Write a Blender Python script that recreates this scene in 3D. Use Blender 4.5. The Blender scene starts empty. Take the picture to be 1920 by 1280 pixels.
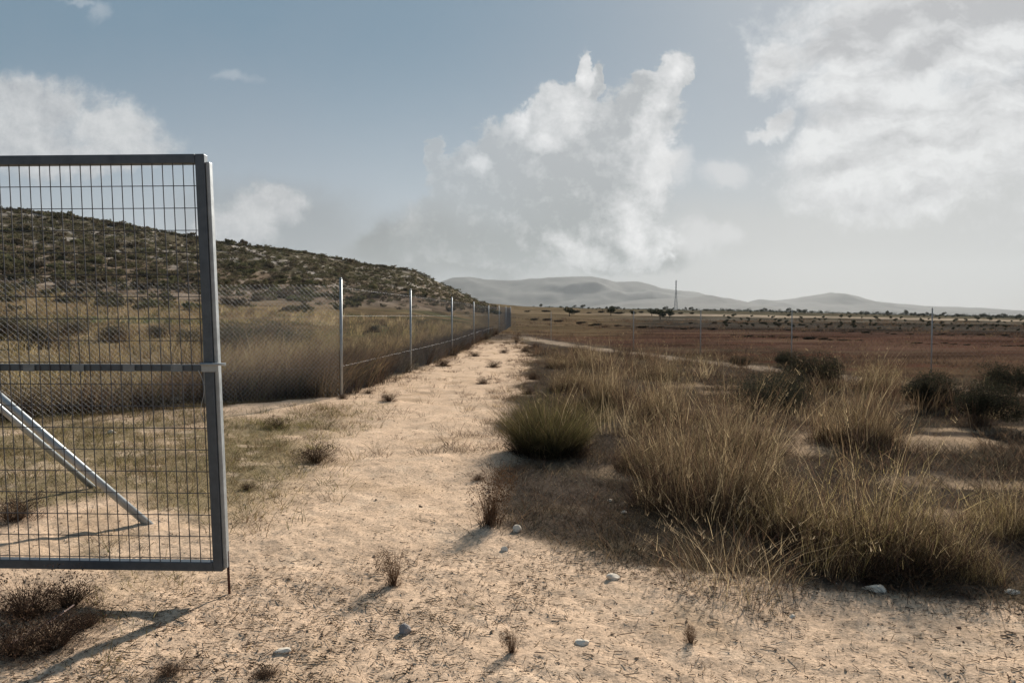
import bpy, math, random
import numpy as np
from math import radians as R

rng = np.random.default_rng(11)
random.seed(11)
sc = bpy.context.scene
COL = sc.collection

# ------------------------------------------------------------------ camera
CAM_H = 1.5
F = 1400.0                                   # focal length in photo pixels (1920 wide)
HOR = 590.0
cam_d = bpy.data.cameras.new("camera")
cam = bpy.data.objects.new("camera", cam_d)
COL.objects.link(cam)
cam_d.sensor_width = 36.0
cam_d.lens = 36.0 * F / 1920.0
cam_d.clip_start = 0.05
cam_d.clip_end = 30000
cam.location = (0, 0, CAM_H)
cam.rotation_euler = (R(90) - math.atan((640 - HOR) / F), 0, 0)
sc.camera = cam

# ------------------------------------------------------------------ light
SUN_AZ, SUN_EL = R(23), R(28)                # azimuth clockwise from +Y (the view direction)
EXPOSURE = 0.58
SKY_STRENGTH = 0.10
sun_d = bpy.data.lights.new("sun", 'SUN')
sun_d.energy = 4.9
sun_d.angle = R(2.0)
sun_d.color = (1.0, 0.94, 0.86)
sun = bpy.data.objects.new("sun", sun_d)
COL.objects.link(sun)
sun.rotation_euler = (R(90) - SUN_EL, 0, math.pi - SUN_AZ)   # lamp's -Z points away from the sun

sc.view_settings.view_transform = 'Standard'
sc.view_settings.look = 'None'
sc.view_settings.exposure = EXPOSURE
sc.view_settings.gamma = 1
sc.cycles.max_bounces = 6
sc.cycles.transparent_max_bounces = 8
sc.cycles.volume_bounces = 0
sc.cycles.use_denoising = True
sc.cycles.sample_clamp_indirect = 4

# ------------------------------------------------------------------ sky: nishita + thin veil + clouds placed by direction
world = bpy.data.worlds.new("World")
sc.world = world
world.use_nodes = True
nt = world.node_tree
nt.nodes.clear()
N, L = nt.nodes, nt.links


def lin(c):
    c = c / 255.0
    return c / 12.92 if c <= 0.04045 else ((c + 0.055) / 1.055) ** 2.4


def skycol(r, g, b):
    """sRGB as the eye sees the cloud -> value before the background strength and the exposure"""
    k = 1.0 / (SKY_STRENGTH * 2 ** EXPOSURE)
    return (lin(r) * k, lin(g) * k, lin(b) * k, 1)


def plug(sock, v):
    if hasattr(v, 'is_output') or isinstance(v, bpy.types.NodeSocket):
        L.new(v, sock)
    else:
        sock.default_value = v


def M(op, a, b=None, c=None, clamp=False):
    n = N.new('ShaderNodeMath'); n.operation = op; n.use_clamp = clamp
    plug(n.inputs[0], a)
    if b is not None: plug(n.inputs[1], b)
    if c is not None: plug(n.inputs[2], c)
    return n.outputs[0]


def V(op, a, b=None):
    n = N.new('ShaderNodeVectorMath'); n.operation = op
    plug(n.inputs[0], a)
    if b is not None: plug(n.inputs[1], b)
    return n.outputs['Value'] if op == 'LENGTH' else n.outputs[0]


def sstep(x, lo, hi):
    n = N.new('ShaderNodeMapRange'); n.interpolation_type = 'SMOOTHSTEP'
    plug(n.inputs['Value'], x)
    n.inputs['From Min'].default_value = lo; n.inputs['From Max'].default_value = hi
    return n.outputs[0]


def mixc(f, a, b):
    n = N.new('ShaderNodeMix'); n.data_type = 'RGBA'; n.clamp_factor = True
    plug(n.inputs[0], f)
    plug(n.inputs[6], a); plug(n.inputs[7], b)
    return n.outputs[2]


def noise(vec, scale, detail=6, rough=0.55, col=False, dist=0.0):
    n = N.new('ShaderNodeTexNoise'); n.noise_dimensions = '3D'
    plug(n.inputs['Vector'], vec)
    n.inputs['Scale'].default_value = scale; n.inputs['Detail'].default_value = detail
    n.inputs['Roughness'].default_value = rough; n.inputs['Distortion'].default_value = dist
    return n.outputs['Color'] if col else n.outputs[0]


tc = N.new('ShaderNodeTexCoord')
sep = N.new('ShaderNodeSeparateXYZ'); L.new(tc.outputs['Generated'], sep.inputs[0])
yy = M('MAXIMUM', M('ABSOLUTE', sep.outputs[1]), 0.12)
u = M('DIVIDE', sep.outputs[0], yy)
v = M('DIVIDE', sep.outputs[2], yy)
comb = N.new('ShaderNodeCombineXYZ'); L.new(u, comb.inputs[0]); L.new(v, comb.inputs[1])
P = comb.outputs[0]


def warp(p, scale, amp, detail=4, rough=0.6):
    c = noise(p, scale, detail, rough, col=True)
    d = V('SUBTRACT', c, (0.5, 0.5, 0.5))
    n = N.new('ShaderNodeVectorMath'); n.operation = 'MULTIPLY'
    L.new(d, n.inputs[0]); n.inputs[1].default_value = (amp, amp, 0)
    return V('ADD', p, n.outputs[0])


def ellipse(p, px, py, rx, ry, rot=0.0):
    """1 at the middle, 0 at the rim, negative outside; px,py,rx,ry in photo pixels, rot degrees counter-clockwise"""
    m = N.new('ShaderNodeMapping'); m.vector_type = 'TEXTURE'
    plug(m.inputs['Vector'], p)
    m.inputs['Location'].default_value = ((px - 960) / F, (HOR - py) / F, 0)
    m.inputs['Rotation'].default_value = (0, 0, R(rot))
    m.inputs['Scale'].default_value = (rx / F, ry / F, 1)
    return M('SUBTRACT', 1.0, V('LENGTH', m.outputs[0]))


def field(p, ells):
    out = None
    for e in ells:
        x = ellipse(p, *e)
        if out is None: out = x
        else:
            n = N.new('ShaderNodeMath'); n.operation = 'SMOOTH_MAX'
            L.new(out, n.inputs[0]); L.new(x, n.inputs[1]); n.inputs[2].default_value = 0.22
            out = n.outputs[0]
    return out


def build_sky():
    sky = N.new('ShaderNodeTexSky'); sky.sky_type = 'NISHITA'
    sky.sun_disc = False
    sky.sun_elevation = SUN_EL
    sky.sun_rotation = SUN_AZ
    sky.altitude = 300; sky.air_density = 1.0; sky.dust_density = 1.2; sky.ozone_density = 1.0
    # thin veil that greys the blue, thickest low down and towards the right (the sun's side)
    veil_col = mixc(sstep(v, -0.02, 0.40), skycol(182, 187, 192), skycol(106, 134, 152))
    side = M('ADD', M('MULTIPLY', u, 0.8), 0.12, clamp=True)
    veil_col = mixc(M('MULTIPLY', side, 1.3, clamp=True), veil_col, skycol(128, 142, 157))
    base = mixc(0.91, sky.outputs[0], veil_col)
    big = noise(P, 2.6, 3, 0.5)
    base = mixc(M('MULTIPLY', sstep(big, 0.42, 0.75), 0.22), base, skycol(152, 159, 172))

    W1 = warp(P, 5.5, 0.11, 5, 0.62)
    W2 = warp(W1, 20.0, 0.040, 7, 0.70)
    W3 = warp(W2, 62.0, 0.012, 5, 0.7)
    bn = noise(P, 15.0, 10, 0.68)                       # billows
    off = V('ADD', P, (0.010, 0.010, 0))
    bo = noise(off, 15.0, 10, 0.68)
    lit = M('SUBTRACT', bn, bo)                        # side of a billow turned to the sun
    fine = noise(W1, 46.0, 7, 0.70)

    # --- soft grey sheet low over the mountains and behind the big cloud
    sheet = field(W1, [(960, 500, 420, 90, 4), (780, 450, 190, 60, 8), (1500, 500, 620, 160, 0), (1850, 400, 520, 230, 0), (520, 420, 230, 90, -4)])
    sa = M('MULTIPLY', sstep(sheet, -0.15, 0.55), 0.78)
    c = mixc(sa, base, mixc(sstep(u, -0.3, 0.5), skycol(146, 152, 156), skycol(203, 203, 201)))

    gb = field(W1, [(930, 468, 330, 52, 3), (1160, 480, 150, 30, 0), (760, 450, 120, 34, 6)])
    c = mixc(M('MULTIPLY', sstep(gb, -0.15, 0.45), 0.85), c, skycol(134, 139, 139))
    # --- main cumulus: body
    body = field(W3, [
        (1060, 400, 210, 130, 10), (1120, 290, 150, 120, 30), (1000, 300, 130, 110, 30), (930, 380, 130, 80, 25),
        (1200, 380, 75, 110, 0), (1160, 440, 130, 80, 0), (1240, 150, 34, 66, -40), (1190, 215, 66, 72, -38), (1190, 165, 24, 24, 0),
        (1086, 140, 20, 46, 6), (1112, 150, 16, 40, -14), (1065, 220, 66, 74, 14), (1135, 230, 80, 60, 0), (940, 320, 100, 80, 36), (850, 400, 100, 56, 24), (850, 350, 44, 74, -28), (820, 300, 20, 52, -10), (900, 440, 190, 60, 8), (1030, 450, 240, 60, 0)])
    d = M('ADD', body, M('MULTIPLY', M('SUBTRACT', bn, 0.5), 0.85))
    d = M('ADD', d, M('MULTIPLY', M('SUBTRACT', fine, 0.5), 0.55))
    hi = sstep(v, 0.13, 0.27)
    a_soft = sstep(d, 0.02, 0.30); a_crisp = sstep(d, -0.03, 0.24)
    alpha = M('ADD', M('MULTIPLY', a_soft, M('SUBTRACT', 1.0, hi)), M('MULTIPLY', a_crisp, hi))
    # bright where the sun comes through the rim (thin) and along the right and upper edge
    brite = field(W2, [(1242, 145, 30, 56, -40), (1205, 220, 34, 84, -24), (1225, 330, 46, 120, 5), (1195, 430, 62, 90, 0), (1088, 135, 22, 44, 6),
                       (1062, 215, 60, 60, 20), (985, 225, 62, 30, 38), (1085, 460, 66, 44, -20), (1255, 450, 60, 40, -14), (890, 325, 26, 20, 10), (1025, 262, 44, 30, 0)])
    rim = M('SUBTRACT', 1.0, sstep(d, 0.10, 0.55))
    b = M('ADD', M('MULTIPLY', sstep(brite, -0.35, 0.85), 0.72), M('MULTIPLY', rim, 0.20))
    b = M('ADD', b, M('MULTIPLY', lit, 1.9))
    b = M('ADD', b, M('MULTIPLY', M('SUBTRACT', fine, 0.5), 0.35))
    lowfade = sstep(v, 0.06, 0.24)
    body_col = mixc(lowfade, skycol(148, 154, 155), skycol(176, 180, 183))
    cc = mixc(M('MULTIPLY', b, 1.0, clamp=True), body_col, skycol(238, 238, 238))
    fade = M('MULTIPLY', alpha, M('ADD', 0.55, M('MULTIPLY', sstep(u, -0.16, 0.10), 0.43)))
    c = mixc(fade, c, cc)
    # --- small puffs right of it
    puff = field(W2, [(1255, 330, 46, 40, 0), (1310, 450, 60, 36, -14), (1365, 450, 40, 30, -20), (1345, 335, 60, 34, 10)])
    pd = M('ADD', puff, M('MULTIPLY', M('SUBTRACT', bn, 0.5), 1.0))
    c = mixc(M('MULTIPLY', sstep(pd, -0.1, 0.7), 0.6), c, skycol(222, 222, 222))

    # --- great bright cloud on the right
    right = field(W3, [(1800, 40, 380, 190, 8), (1620, 70, 170, 110, 20), (1450, 120, 55, 62, 30), (1650, 190, 180, 90, -10), (1800, 240, 330, 110, 10),
                       (1560, 270, 130, 60, 18), (1720, 330, 280, 90, 6), (1450, 235, 60, 22, 30), (2200, 200, 500, 260, 0), (2300, -250, 900, 420, 0)])
    rd = M('ADD', right, M('MULTIPLY', M('SUBTRACT', bn, 0.5), 1.0))
    rd = M('ADD', rd, M('MULTIPLY', M('SUBTRACT', fine, 0.5), 0.5))
    ra = sstep(rd, -0.10, 0.50)
    streak_m = N.new('ShaderNodeMapping'); L.new(W1, streak_m.inputs['Vector'])
    streak_m.inputs['Rotation'].default_value = (0, 0, R(-32)); streak_m.inputs['Scale'].default_value = (1.0, 2.6, 1)
    st = noise(streak_m.outputs[0], 6.5, 6, 0.58)
    st2 = noise(V('ADD', streak_m.outputs[0], (0.0, 0.05, 0)), 6.5, 6, 0.58)
    grey = field(W1, [(1800, 35, 230, 66, 12), (1600, 90, 110, 34, 10), (1900, 0, 200, 60, 10), (1760, 90, 150, 30, 20)])
    rb = M('ADD', 0.66, M('MULTIPLY', M('SUBTRACT', st, st2), 2.8))
    rb = M('ADD', rb, M('MULTIPLY', lit, 1.2))
    rb = M('ADD', rb, M('MULTIPLY', M('SUBTRACT', 1.0, sstep(rd, 0.1, 0.5)), 0.22))
    rb = M('SUBTRACT', rb, M('MULTIPLY', sstep(grey, -0.4, 0.7), 0.55))
    rcol = mixc(M('MULTIPLY', rb, 1.0, clamp=True), skycol(188, 189, 191), skycol(234, 235, 235))
    c = mixc(M('MULTIPLY', ra, 0.94), c, rcol)

    # --- left bank and small wisps
    left = field(W2, [(60, 190, 150, 66, -6), (30, 255, 200, 60, 0), (230, 245, 95, 60, -14), (150, 290, 220, 50, 0), (505, 385, 95, 50, 0), (450, 420, 100, 60, 0),
                      (-160, 240, 240, 120, 0), (-500, 80, 360, 190, 0)])
    ld = M('ADD', left, M('MULTIPLY', M('SUBTRACT', bn, 0.5), 0.85))
    la = sstep(ld, -0.02, 0.50)
    lb = M('ADD', M('ADD', 0.45, M('MULTIPLY', lit, 2.6)), M('MULTIPLY', M('SUBTRACT', fine, 0.5), 0.5))
    lb = M('ADD', lb, M('MULTIPLY', sstep(ellipse(W2, 230, 240, 90, 60), -0.4, 0.8), 0.35))
    lcol = mixc(M('MULTIPLY', lb, 1.0, clamp=True), skycol(178, 181, 185), skycol(218, 219, 219))
    c = mixc(M('MULTIPLY', la, 0.86), c, lcol)
    wisp = field(W2, [(462, 162, 48, 18, -8), (200, 10, 22, 24, -40), (165, 0, 40, 10, 0)])
    wd = M('ADD', wisp, M('MULTIPLY', M('SUBTRACT', bn, 0.5), 1.2))
    c = mixc(M('MULTIPLY', sstep(wd, 0.0, 0.9), 0.38), c, skycol(196, 202, 208))

    # the sky behind the camera, away from the sun, is plain and deeper
    c = mixc(sstep(M('MULTIPLY', sep.outputs[1], -1.0), -0.12, 0.15), c, mixc(sstep(v, 0.0, 0.8), skycol(140, 155, 168), skycol(84, 114, 142)))
    # below the horizon: dull ground-lit haze
    c = mixc(sstep(v, -0.06, 0.0), skycol(150, 145, 138), c)
    bg = N.new('ShaderNodeBackground'); bg.inputs['Strength'].default_value = SKY_STRENGTH
    L.new(c, bg.inputs['Color'])
    out = N.new('ShaderNodeOutputWorld'); L.new(bg.outputs[0], out.inputs[0])


build_sky()

# ------------------------------------------------------------------ small tools
def vnoise(x, y, seed=0):
    """smooth value noise in -1..1"""
    xi = np.floor(x).astype(np.int64); yi = np.floor(y).astype(np.int64)
    xf = x - xi; yf = y - yi
    xf = xf * xf * (3 - 2 * xf); yf = yf * yf * (3 - 2 * yf)

    def h(a, b):
        n = (a * 374761393 + b * 668265263 + seed * 974634777) & 0x7fffffff
        n = ((n ^ (n >> 13)) * 1274126177) & 0x7fffffff
        n = (n ^ (n >> 16)) & 0xffff
        return n / 32767.5 - 1.0
    a = h(xi, yi) * (1 - xf) + h(xi + 1, yi) * xf
    b = h(xi, yi + 1) * (1 - xf) + h(xi + 1, yi + 1) * xf
    return a * (1 - yf) + b * yf


def fbm(x, y, oct=4, seed=0):
    s = 0; a = 0.5; f = 1.0
    for k in range(oct):
        s = s + a * vnoise(x * f, y * f, seed + 17 * k); a *= 0.5; f *= 2.03
    return s


def sm(x, lo, hi):
    t = np.clip((x - lo) / (hi - lo), 0, 1)
    return t * t * (3 - 2 * t)


def mesh_np(name, verts, faces, col=None, smooth=False):
    """verts (n,3), faces (m,k) all of one size, col (n,3) base colour per vertex"""
    me = bpy.data.meshes.new(name)
    verts = np.asarray(verts, np.float32); faces = np.asarray(faces, np.int32)
    k = faces.shape[1]; m = len(faces)
    me.vertices.add(len(verts)); me.vertices.foreach_set('co', verts.ravel())
    me.loops.add(m * k); me.loops.foreach_set('vertex_index', faces.ravel())
    me.polygons.add(m)
    me.polygons.foreach_set('loop_start', np.arange(0, m * k, k, dtype=np.int32))
    me.polygons.foreach_set('loop_total', np.full(m, k, np.int32))
    me.polygons.foreach_set('use_smooth', np.full(m, smooth))
    if col is not None:
        at = me.attributes.new('tint', 'FLOAT_COLOR', 'POINT')
        c4 = np.ones((len(verts), 4), np.float32); c4[:, :3] = col
        at.data.foreach_set('color', c4.ravel())
    me.update(calc_edges=True)
    me.validate()
    return me


def link(name, me, mat=None, parent=None):
    o = bpy.data.objects.new(name, me); COL.objects.link(o)
    if mat is not None and me is not None: me.materials.append(mat)
    if parent is not None: o.parent = parent
    return o


def tag(o, label=None, cat=None, group=None, kind=None):
    if label: o['label'] = label
    if cat: o['category'] = cat
    if group: o['group'] = group
    if kind: o['kind'] = kind
    return o


def empty(name, loc=(0, 0, 0)):
    o = bpy.data.objects.new(name, None); COL.objects.link(o); o.location = loc; o.empty_display_size = 0.1
    return o


def copy_tree(o, parent=None):
    c = o.copy(); COL.objects.link(c)
    if parent is not None: c.parent = parent
    for ch in list(o.children): copy_tree(ch, c)
    return c


class Geo:
    """collects boxes, tubes and wires into one mesh"""
    def __init__(s): s.v = []; s.f = []; s.n = 0

    def tube(s, a, b, r, k=8, cap=True, r2=None):
        a = np.array(a, float); b = np.array(b, float); d = b - a; ln = np.linalg.norm(d); d /= ln
        t = np.array([0, 0, 1.0]) if abs(d[2]) < 0.9 else np.array([1.0, 0, 0])
        x = np.cross(d, t); x /= np.linalg.norm(x); y = np.cross(d, x)
        r2 = r if r2 is None else r2
        an = np.arange(k) * 2 * math.pi / k
        ring = np.outer(np.cos(an), x) + np.outer(np.sin(an), y)
        s.v += list(a + ring * r) + list(b + ring * r2)
        n = s.n
        for i in range(k):
            j = (i + 1) % k
            s.f.append((n + i, n + j, n + k + j, n + k + i))
        if cap:
            s.f.append(tuple(n + i for i in reversed(range(k)))); s.f.append(tuple(n + k + i for i in range(k)))
        s.n += 2 * k
        return s

    def hexa(s, pts):
        """8 corners: bottom four counter-clockwise, then top four"""
        n = s.n; s.v += [np.array(p, float) for p in pts]
        for f in ((3, 2, 1, 0), (4, 5, 6, 7), (0, 1, 5, 4), (1, 2, 6, 5), (2, 3, 7, 6), (3, 0, 4, 7)):
            s.f.append(tuple(n + i for i in f))
        s.n += 8
        return s

    def box(s, x0, x1, y0, y1, z0, z1, fn=None):
        p = [(x0, y0, z0), (x1, y0, z0), (x1, y1, z0), (x0, y1, z0), (x0, y0, z1), (x1, y0, z1), (x1, y1, z1), (x0, y1, z1)]
        if fn: p = [fn(*q) for q in p]
        return s.hexa(p)

    def build(s, name, mat, parent=None, bevel=0, smooth=False):
        me = bpy.data.meshes.new(name)
        me.from_pydata([tuple(map(float, p)) for p in s.v], [], s.f); me.update()
        if smooth: me.polygons.foreach_set('use_smooth', [len(p.vertices) == 4 for p in me.polygons])
        o = link(name, me, mat, parent)
        if bevel:
            b = o.modifiers.new('bevel', 'BEVEL'); b.width = bevel; b.segments = 2; b.limit_method = 'ANGLE'
        return o


# ------------------------------------------------------------------ materials
def new_mat(name):
    m = bpy.data.materials.new(name); m.use_nodes = True
    t = m.node_tree; t.nodes.clear()
    o = t.nodes.new('ShaderNodeOutputMaterial')
    return m, t, o


def plant_mat(name, translucency=0.45, rough=0.6, var=0.35):
    m, t, o = new_mat(name)
    a = t.nodes.new('ShaderNodeAttribute'); a.attribute_name = 'tint'
    g = t.nodes.new('ShaderNodeNewGeometry')
    n = t.nodes.new('ShaderNodeTexNoise'); n.inputs['Scale'].default_value = 9.0; n.inputs['Detail'].default_value = 3
    t.links.new(g.outputs['Position'], n.inputs['Vector'])
    mr = t.nodes.new('ShaderNodeMapRange'); mr.inputs['From Min'].default_value = 0.3; mr.inputs['From Max'].default_value = 0.7
    mr.inputs['To Min'].default_value = 1 - var; mr.inputs['To Max'].default_value = 1 + var
    t.links.new(n.outputs[0], mr.inputs[0])
    mu = t.nodes.new('ShaderNodeVectorMath'); mu.operation = 'SCALE'
    t.links.new(a.outputs['Color'], mu.inputs[0]); t.links.new(mr.outputs[0], mu.inputs['Scale'])
    d = t.nodes.new('ShaderNodeBsdfDiffuse'); tr = t.nodes.new('ShaderNodeBsdfTranslucent')
    t.links.new(mu.outputs[0], d.inputs['Color']); t.links.new(mu.outputs[0], tr.inputs['Color'])
    mx = t.nodes.new('ShaderNodeMixShader'); mx.inputs[0].default_value = translucency
    t.links.new(d.outputs[0], mx.inputs[1]); t.links.new(tr.outputs[0], mx.inputs[2])
    t.links.new(mx.outputs[0], o.inputs[0])
    return m


def solid_mat(name, c, rough=0.6, metal=0.0, nscale=20.0, var=0.25, bump=0.0, c2=None):
    m, t, o = new_mat(name)
    b = t.nodes.new('ShaderNodeBsdfPrincipled'); t.links.new(b.outputs[0], o.inputs[0])
    tcn = t.nodes.new('ShaderNodeTexCoord')
    n = t.nodes.new('ShaderNodeTexNoise'); n.inputs['Scale'].default_value = nscale; n.inputs['Detail'].default_value = 5
    n.inputs['Roughness'].default_value = 0.65
    t.links.new(tcn.outputs['Object'], n.inputs['Vector'])
    r = t.nodes.new('ShaderNodeValToRGB')
    r.color_ramp.elements[0].position = 0.3; r.color_ramp.elements[1].position = 0.7
    lo = tuple(x * (1 - var) for x in c) if c2 is None else c2
    hi = tuple(min(1, x * (1 + var)) for x in c) if c2 is None else c
    r.color_ramp.elements[0].color = (*lo, 1); r.color_ramp.elements[1].color = (*hi, 1)
    t.links.new(n.outputs[0], r.inputs[0]); t.links.new(r.outputs[0], b.inputs['Base Color'])
    b.inputs['Metallic'].default_value = metal
    b.inputs['Specular IOR Level'].default_value = 0.5 if metal else 0.08
    rr = t.nodes.new('ShaderNodeMapRange'); rr.inputs['To Min'].default_value = rough - 0.1; rr.inputs['To Max'].default_value = min(1, rough + 0.12)
    t.links.new(n.outputs[0], rr.inputs[0]); t.links.new(rr.outputs[0], b.inputs['Roughness'])
    if bump:
        bp = t.nodes.new('ShaderNodeBump'); bp.inputs['Strength'].default_value = bump; bp.inputs['Distance'].default_value = 0.02
        t.links.new(n.outputs[0], bp.inputs['Height']); t.links.new(bp.outputs[0], b.inputs['Normal'])
    return m


M_GRASS = plant_mat('dry_grass', 0.52)
M_GREEN = plant_mat('green_grass', 0.40)
M_LEAF = plant_mat('shrub_leaf', 0.22)
M_LITTER = plant_mat('litter', 0.0)
M_GALV = solid_mat('galvanised_steel', (0.088, 0.104, 0.12), 0.5, 0.45, 14, 0.22)  # gate steel, darkened so its camera-facing sides look shaded
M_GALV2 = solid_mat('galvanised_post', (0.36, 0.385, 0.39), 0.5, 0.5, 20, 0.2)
M_CLIP = solid_mat('dull_clip', (0.20, 0.22, 0.23), 0.55, 0.5, 30, 0.2)
M_POST = solid_mat('weathered_post', (0.46, 0.42, 0.38), 0.8, 0.0, 20, 0.2)
M_WIRE = solid_mat('galvanised_wire', (0.07, 0.07, 0.075), 0.5, 0.5, 30, 0.2)
M_LINK = solid_mat('chain_link_wire', (0.20, 0.205, 0.21), 0.55, 0.5, 30, 0.2)
M_RUST = solid_mat('rusty_rod', (0.10, 0.045, 0.03), 0.8, 0.3, 60, 0.4)
M_STONE = solid_mat('pale_limestone', (0.84, 0.72, 0.57), 0.9, 0, 18, 0.1, 0.3)
M_STONE2 = solid_mat('grey_stone', (0.30, 0.27, 0.25), 0.9, 0, 18, 0.3, 0.4)
M_BARK = solid_mat('bark', (0.09, 0.065, 0.045), 0.9, 0, 8, 0.3, 0.5)
M_STICK = solid_mat('bleached_stick', (0.34, 0.24, 0.20), 0.85, 0, 30, 0.3)
M_MOUNT = solid_mat('mountain_rock', (0.070, 0.066, 0.052), 0.95, 0, 0.006, 0.35, 0, (0.036, 0.038, 0.028))
M_PYLON = solid_mat('pylon_steel', (0.34, 0.35, 0.36), 0.6, 0.4, 0.5, 0.1)

# ------------------------------------------------------------------ terrain
RPX = np.array([-6000, -2600, -1200, -500, 0, 115, 200, 260, 370, 400, 547, 600, 680, 730, 777, 820, 847, 873, 900, 947, 980, 1100, 1340, 1640, 1920, 2600, 6000], float)
RPY = np.array([440, 330, 330, 356, 391, 403, 416, 426, 446, 453, 470, 478, 495, 501, 508, 526, 540, 553, 566, 571, 574, 578, 582, 589, 596, 600, 600], float)
RD = np.array([300, 260, 240, 230, 225, 225, 225, 225, 228, 230, 236, 240, 250, 256, 262, 275, 290, 320, 380, 520, 620, 700, 700, 700, 700, 700, 700], float)


def polar(x, y):
    r = np.hypot(x, y)
    yc = np.maximum(y, 0.16 * r + 1e-6)
    px = 960 + F * x / yc
    return r, np.clip(px, -6000, 6000)


def terrain(x, y):
    x = np.asarray(x, float); y = np.asarray(y, float)
    r, px = polar(x, y)
    vv = (HOR - np.interp(px, RPX, RPY)) / F
    rd = np.interp(px, RPX, RD)
    cosa = np.clip(y / np.maximum(r, 1e-6), 0.28, 1)
    zr = CAM_H + vv * rd * cosa
    front = sm(y / np.maximum(r, 1e-6), -0.5, 0.2)
    zr = zr * front
    r0 = np.interp(px, [700, 1000], [34, 45])
    t = np.clip((r - r0) / (rd - r0), 0, 1)
    ex = np.interp(px, [850, 1000], [1.7, 1.35])
    z = zr * t ** ex
    over = np.maximum(r - rd, 0)
    hill = sm(-px, -930, -820)
    z = z - hill * np.minimum(over * over * 0.0012, np.maximum(zr + 3, 0)) - (1 - hill) * np.minimum(over * 0.004, np.maximum(zr, 0) + 2)
    # bumps
    amp = np.clip(r / 60, 0, 1)
    z = z + amp * 0.8 * fbm(x / 14, y / 14, 4, 3) * sm(r, 60, 160) * (0.35 + 0.65 * hill)
    nearw = 1 - sm(r, 35, 90)
    z = z + nearw * (0.05 * fbm(x / 1.7, y / 1.7, 3, 5) + 0.02 * fbm(x / 0.35, y / 0.35, 3, 9) * (1 - sm(r, 14, 30)))
    z = z + 0.012 * fbm(x / 0.07, y / 0.07, 2, 31) * (1 - sm(r, 7, 14))
    rut = np.exp(-((x + 1.55 + 0.25 * np.sin(y * 0.33)) / 0.16) ** 2) + np.exp(-((x + 0.35 + 0.25 * np.sin(y * 0.33)) / 0.16) ** 2)
    z = z - 0.022 * rut * (1 - sm(r, 26, 40)) * sm(y, 2, 5) * (0.6 + 0.4 * fbm(x / 0.8, y / 0.8, 2, 57))
    z = z + 0.035 * np.minimum(fbm(x / 0.55, y / 0.55, 3, 58), 0.0) * (1 - sm(r, 14, 26))
    return z


def hz(x, y):
    return float(terrain(np.array([x]), np.array([y]))[0])


FENCE_L = [(-12.5, 6.6), (-9.6, 8.4), (-7.2, 10.3), (-5.13, 12.45), (-3.09, 13.5), (-2.66, 19.6), (-2.22, 27.6), (-1.95, 38.2), (-1.56, 50.0), (-1.0, 58.0), (-0.55, 68.0), (-0.15, 82.0)]
FENCE_R = [(-1.0, 90.0), (0.3, 58.0), (2.2, 42.0), (5.1, 31.3), (6.85, 27.1), (8.62, 23.0), (10.8, 19.2), (13.4, 15.4), (16.5, 11.6)]
FLx = np.array([p[0] for p in FENCE_L]); FLy = np.array([p[1] for p in FENCE_L])


def fence_x(y):
    return np.interp(y, FLy, FLx)


def track_d(x, y):
    """signed distance across the pale track that runs beside the right fence"""
    TX = np.array([-0.4, 0.9, 2.4, 3.9, 6.7, 8.9, 10.2, 14]); TY = np.array([60, 48, 39, 32, 22, 14.2, 12.6, 8])
    xc = np.interp(-y, -TY, TX)
    return (x - xc) * 0.88


def masks(x, y):
    r, px = polar(x, y)
    n1 = fbm(x / 1.3, y / 1.3, 4, 41); n2 = fbm(x / 6, y / 6, 4, 43); n3 = fbm(x / 0.45, y / 0.45, 3, 47)
    fx = fence_x(y)
    # right limit of the bare path
    xr = np.interp(y, [0, 3.2, 3.7, 4.05, 4.4, 5.2, 6.5, 8, 10, 14, 20, 30, 45, 60], [30, 30, 2.9, 1.7, 0.55, -0.02, 0.0, -0.15, -0.15, 0.15, 0.5, 0.8, 0.6, 0.2])
    path = sm(xr + 0.5 * n1 + 0.15 * n3 - x, -0.12, 0.22)
    path = path * (1 - sm(y + 6 * n1, 34, 48)) * sm(x - fx + 0.25 * n1, -0.3, 0.15)
    path = np.where(y < 0, 0.6, path)
    td = np.abs(track_d(x, y) + 0.25 * n1)
    track = (1 - sm(td, 0.32, 0.65)) * sm(y, 10, 13) * (1 - sm(y, 45, 55)) * (0.75 + 0.25 * sm(n3, -0.2, 0.2))
    fieldR = sm(track_d(x, y), 0.5, 1.6) * sm(y + 0.6 * x, 20, 26)
    hill = sm(-px, -930, -840) * sm(r, 36, 60)
    patch = sm(n1 + 0.4 * n2 + 0.2 * n3, 0.10, 0.34) * sm(x, 1.2, 2.4) * sm(y, 4.4, 6) * (1 - sm(y, 14, 20))
    for ex, ey, ea, eb in ((4.7, 8.7, 1.3, 0.5), (4.0, 6.55, 0.9, 0.28), (1.25, 7.1, 0.45, 0.5), (3.3, 5.4, 0.5, 0.25), (6.2, 9.6, 1.0, 0.3)):
        e = 1 - np.hypot((x - ex + 0.35 * n1) / ea, (y - ey + 0.3 * n1 + 0.1 * n3) / eb)
        patch = np.maximum(patch, sm(e, -0.1, 0.35))
    return dict(r=r, px=px, n1=n1, n2=n2, n3=n3, path=path, track=track, field=fieldR, hill=hill, patch=patch, fx=fx)


def lerp(a, b, t):
    return a * (1 - t[:, None]) + np.asarray(b) * t[:, None]


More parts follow.
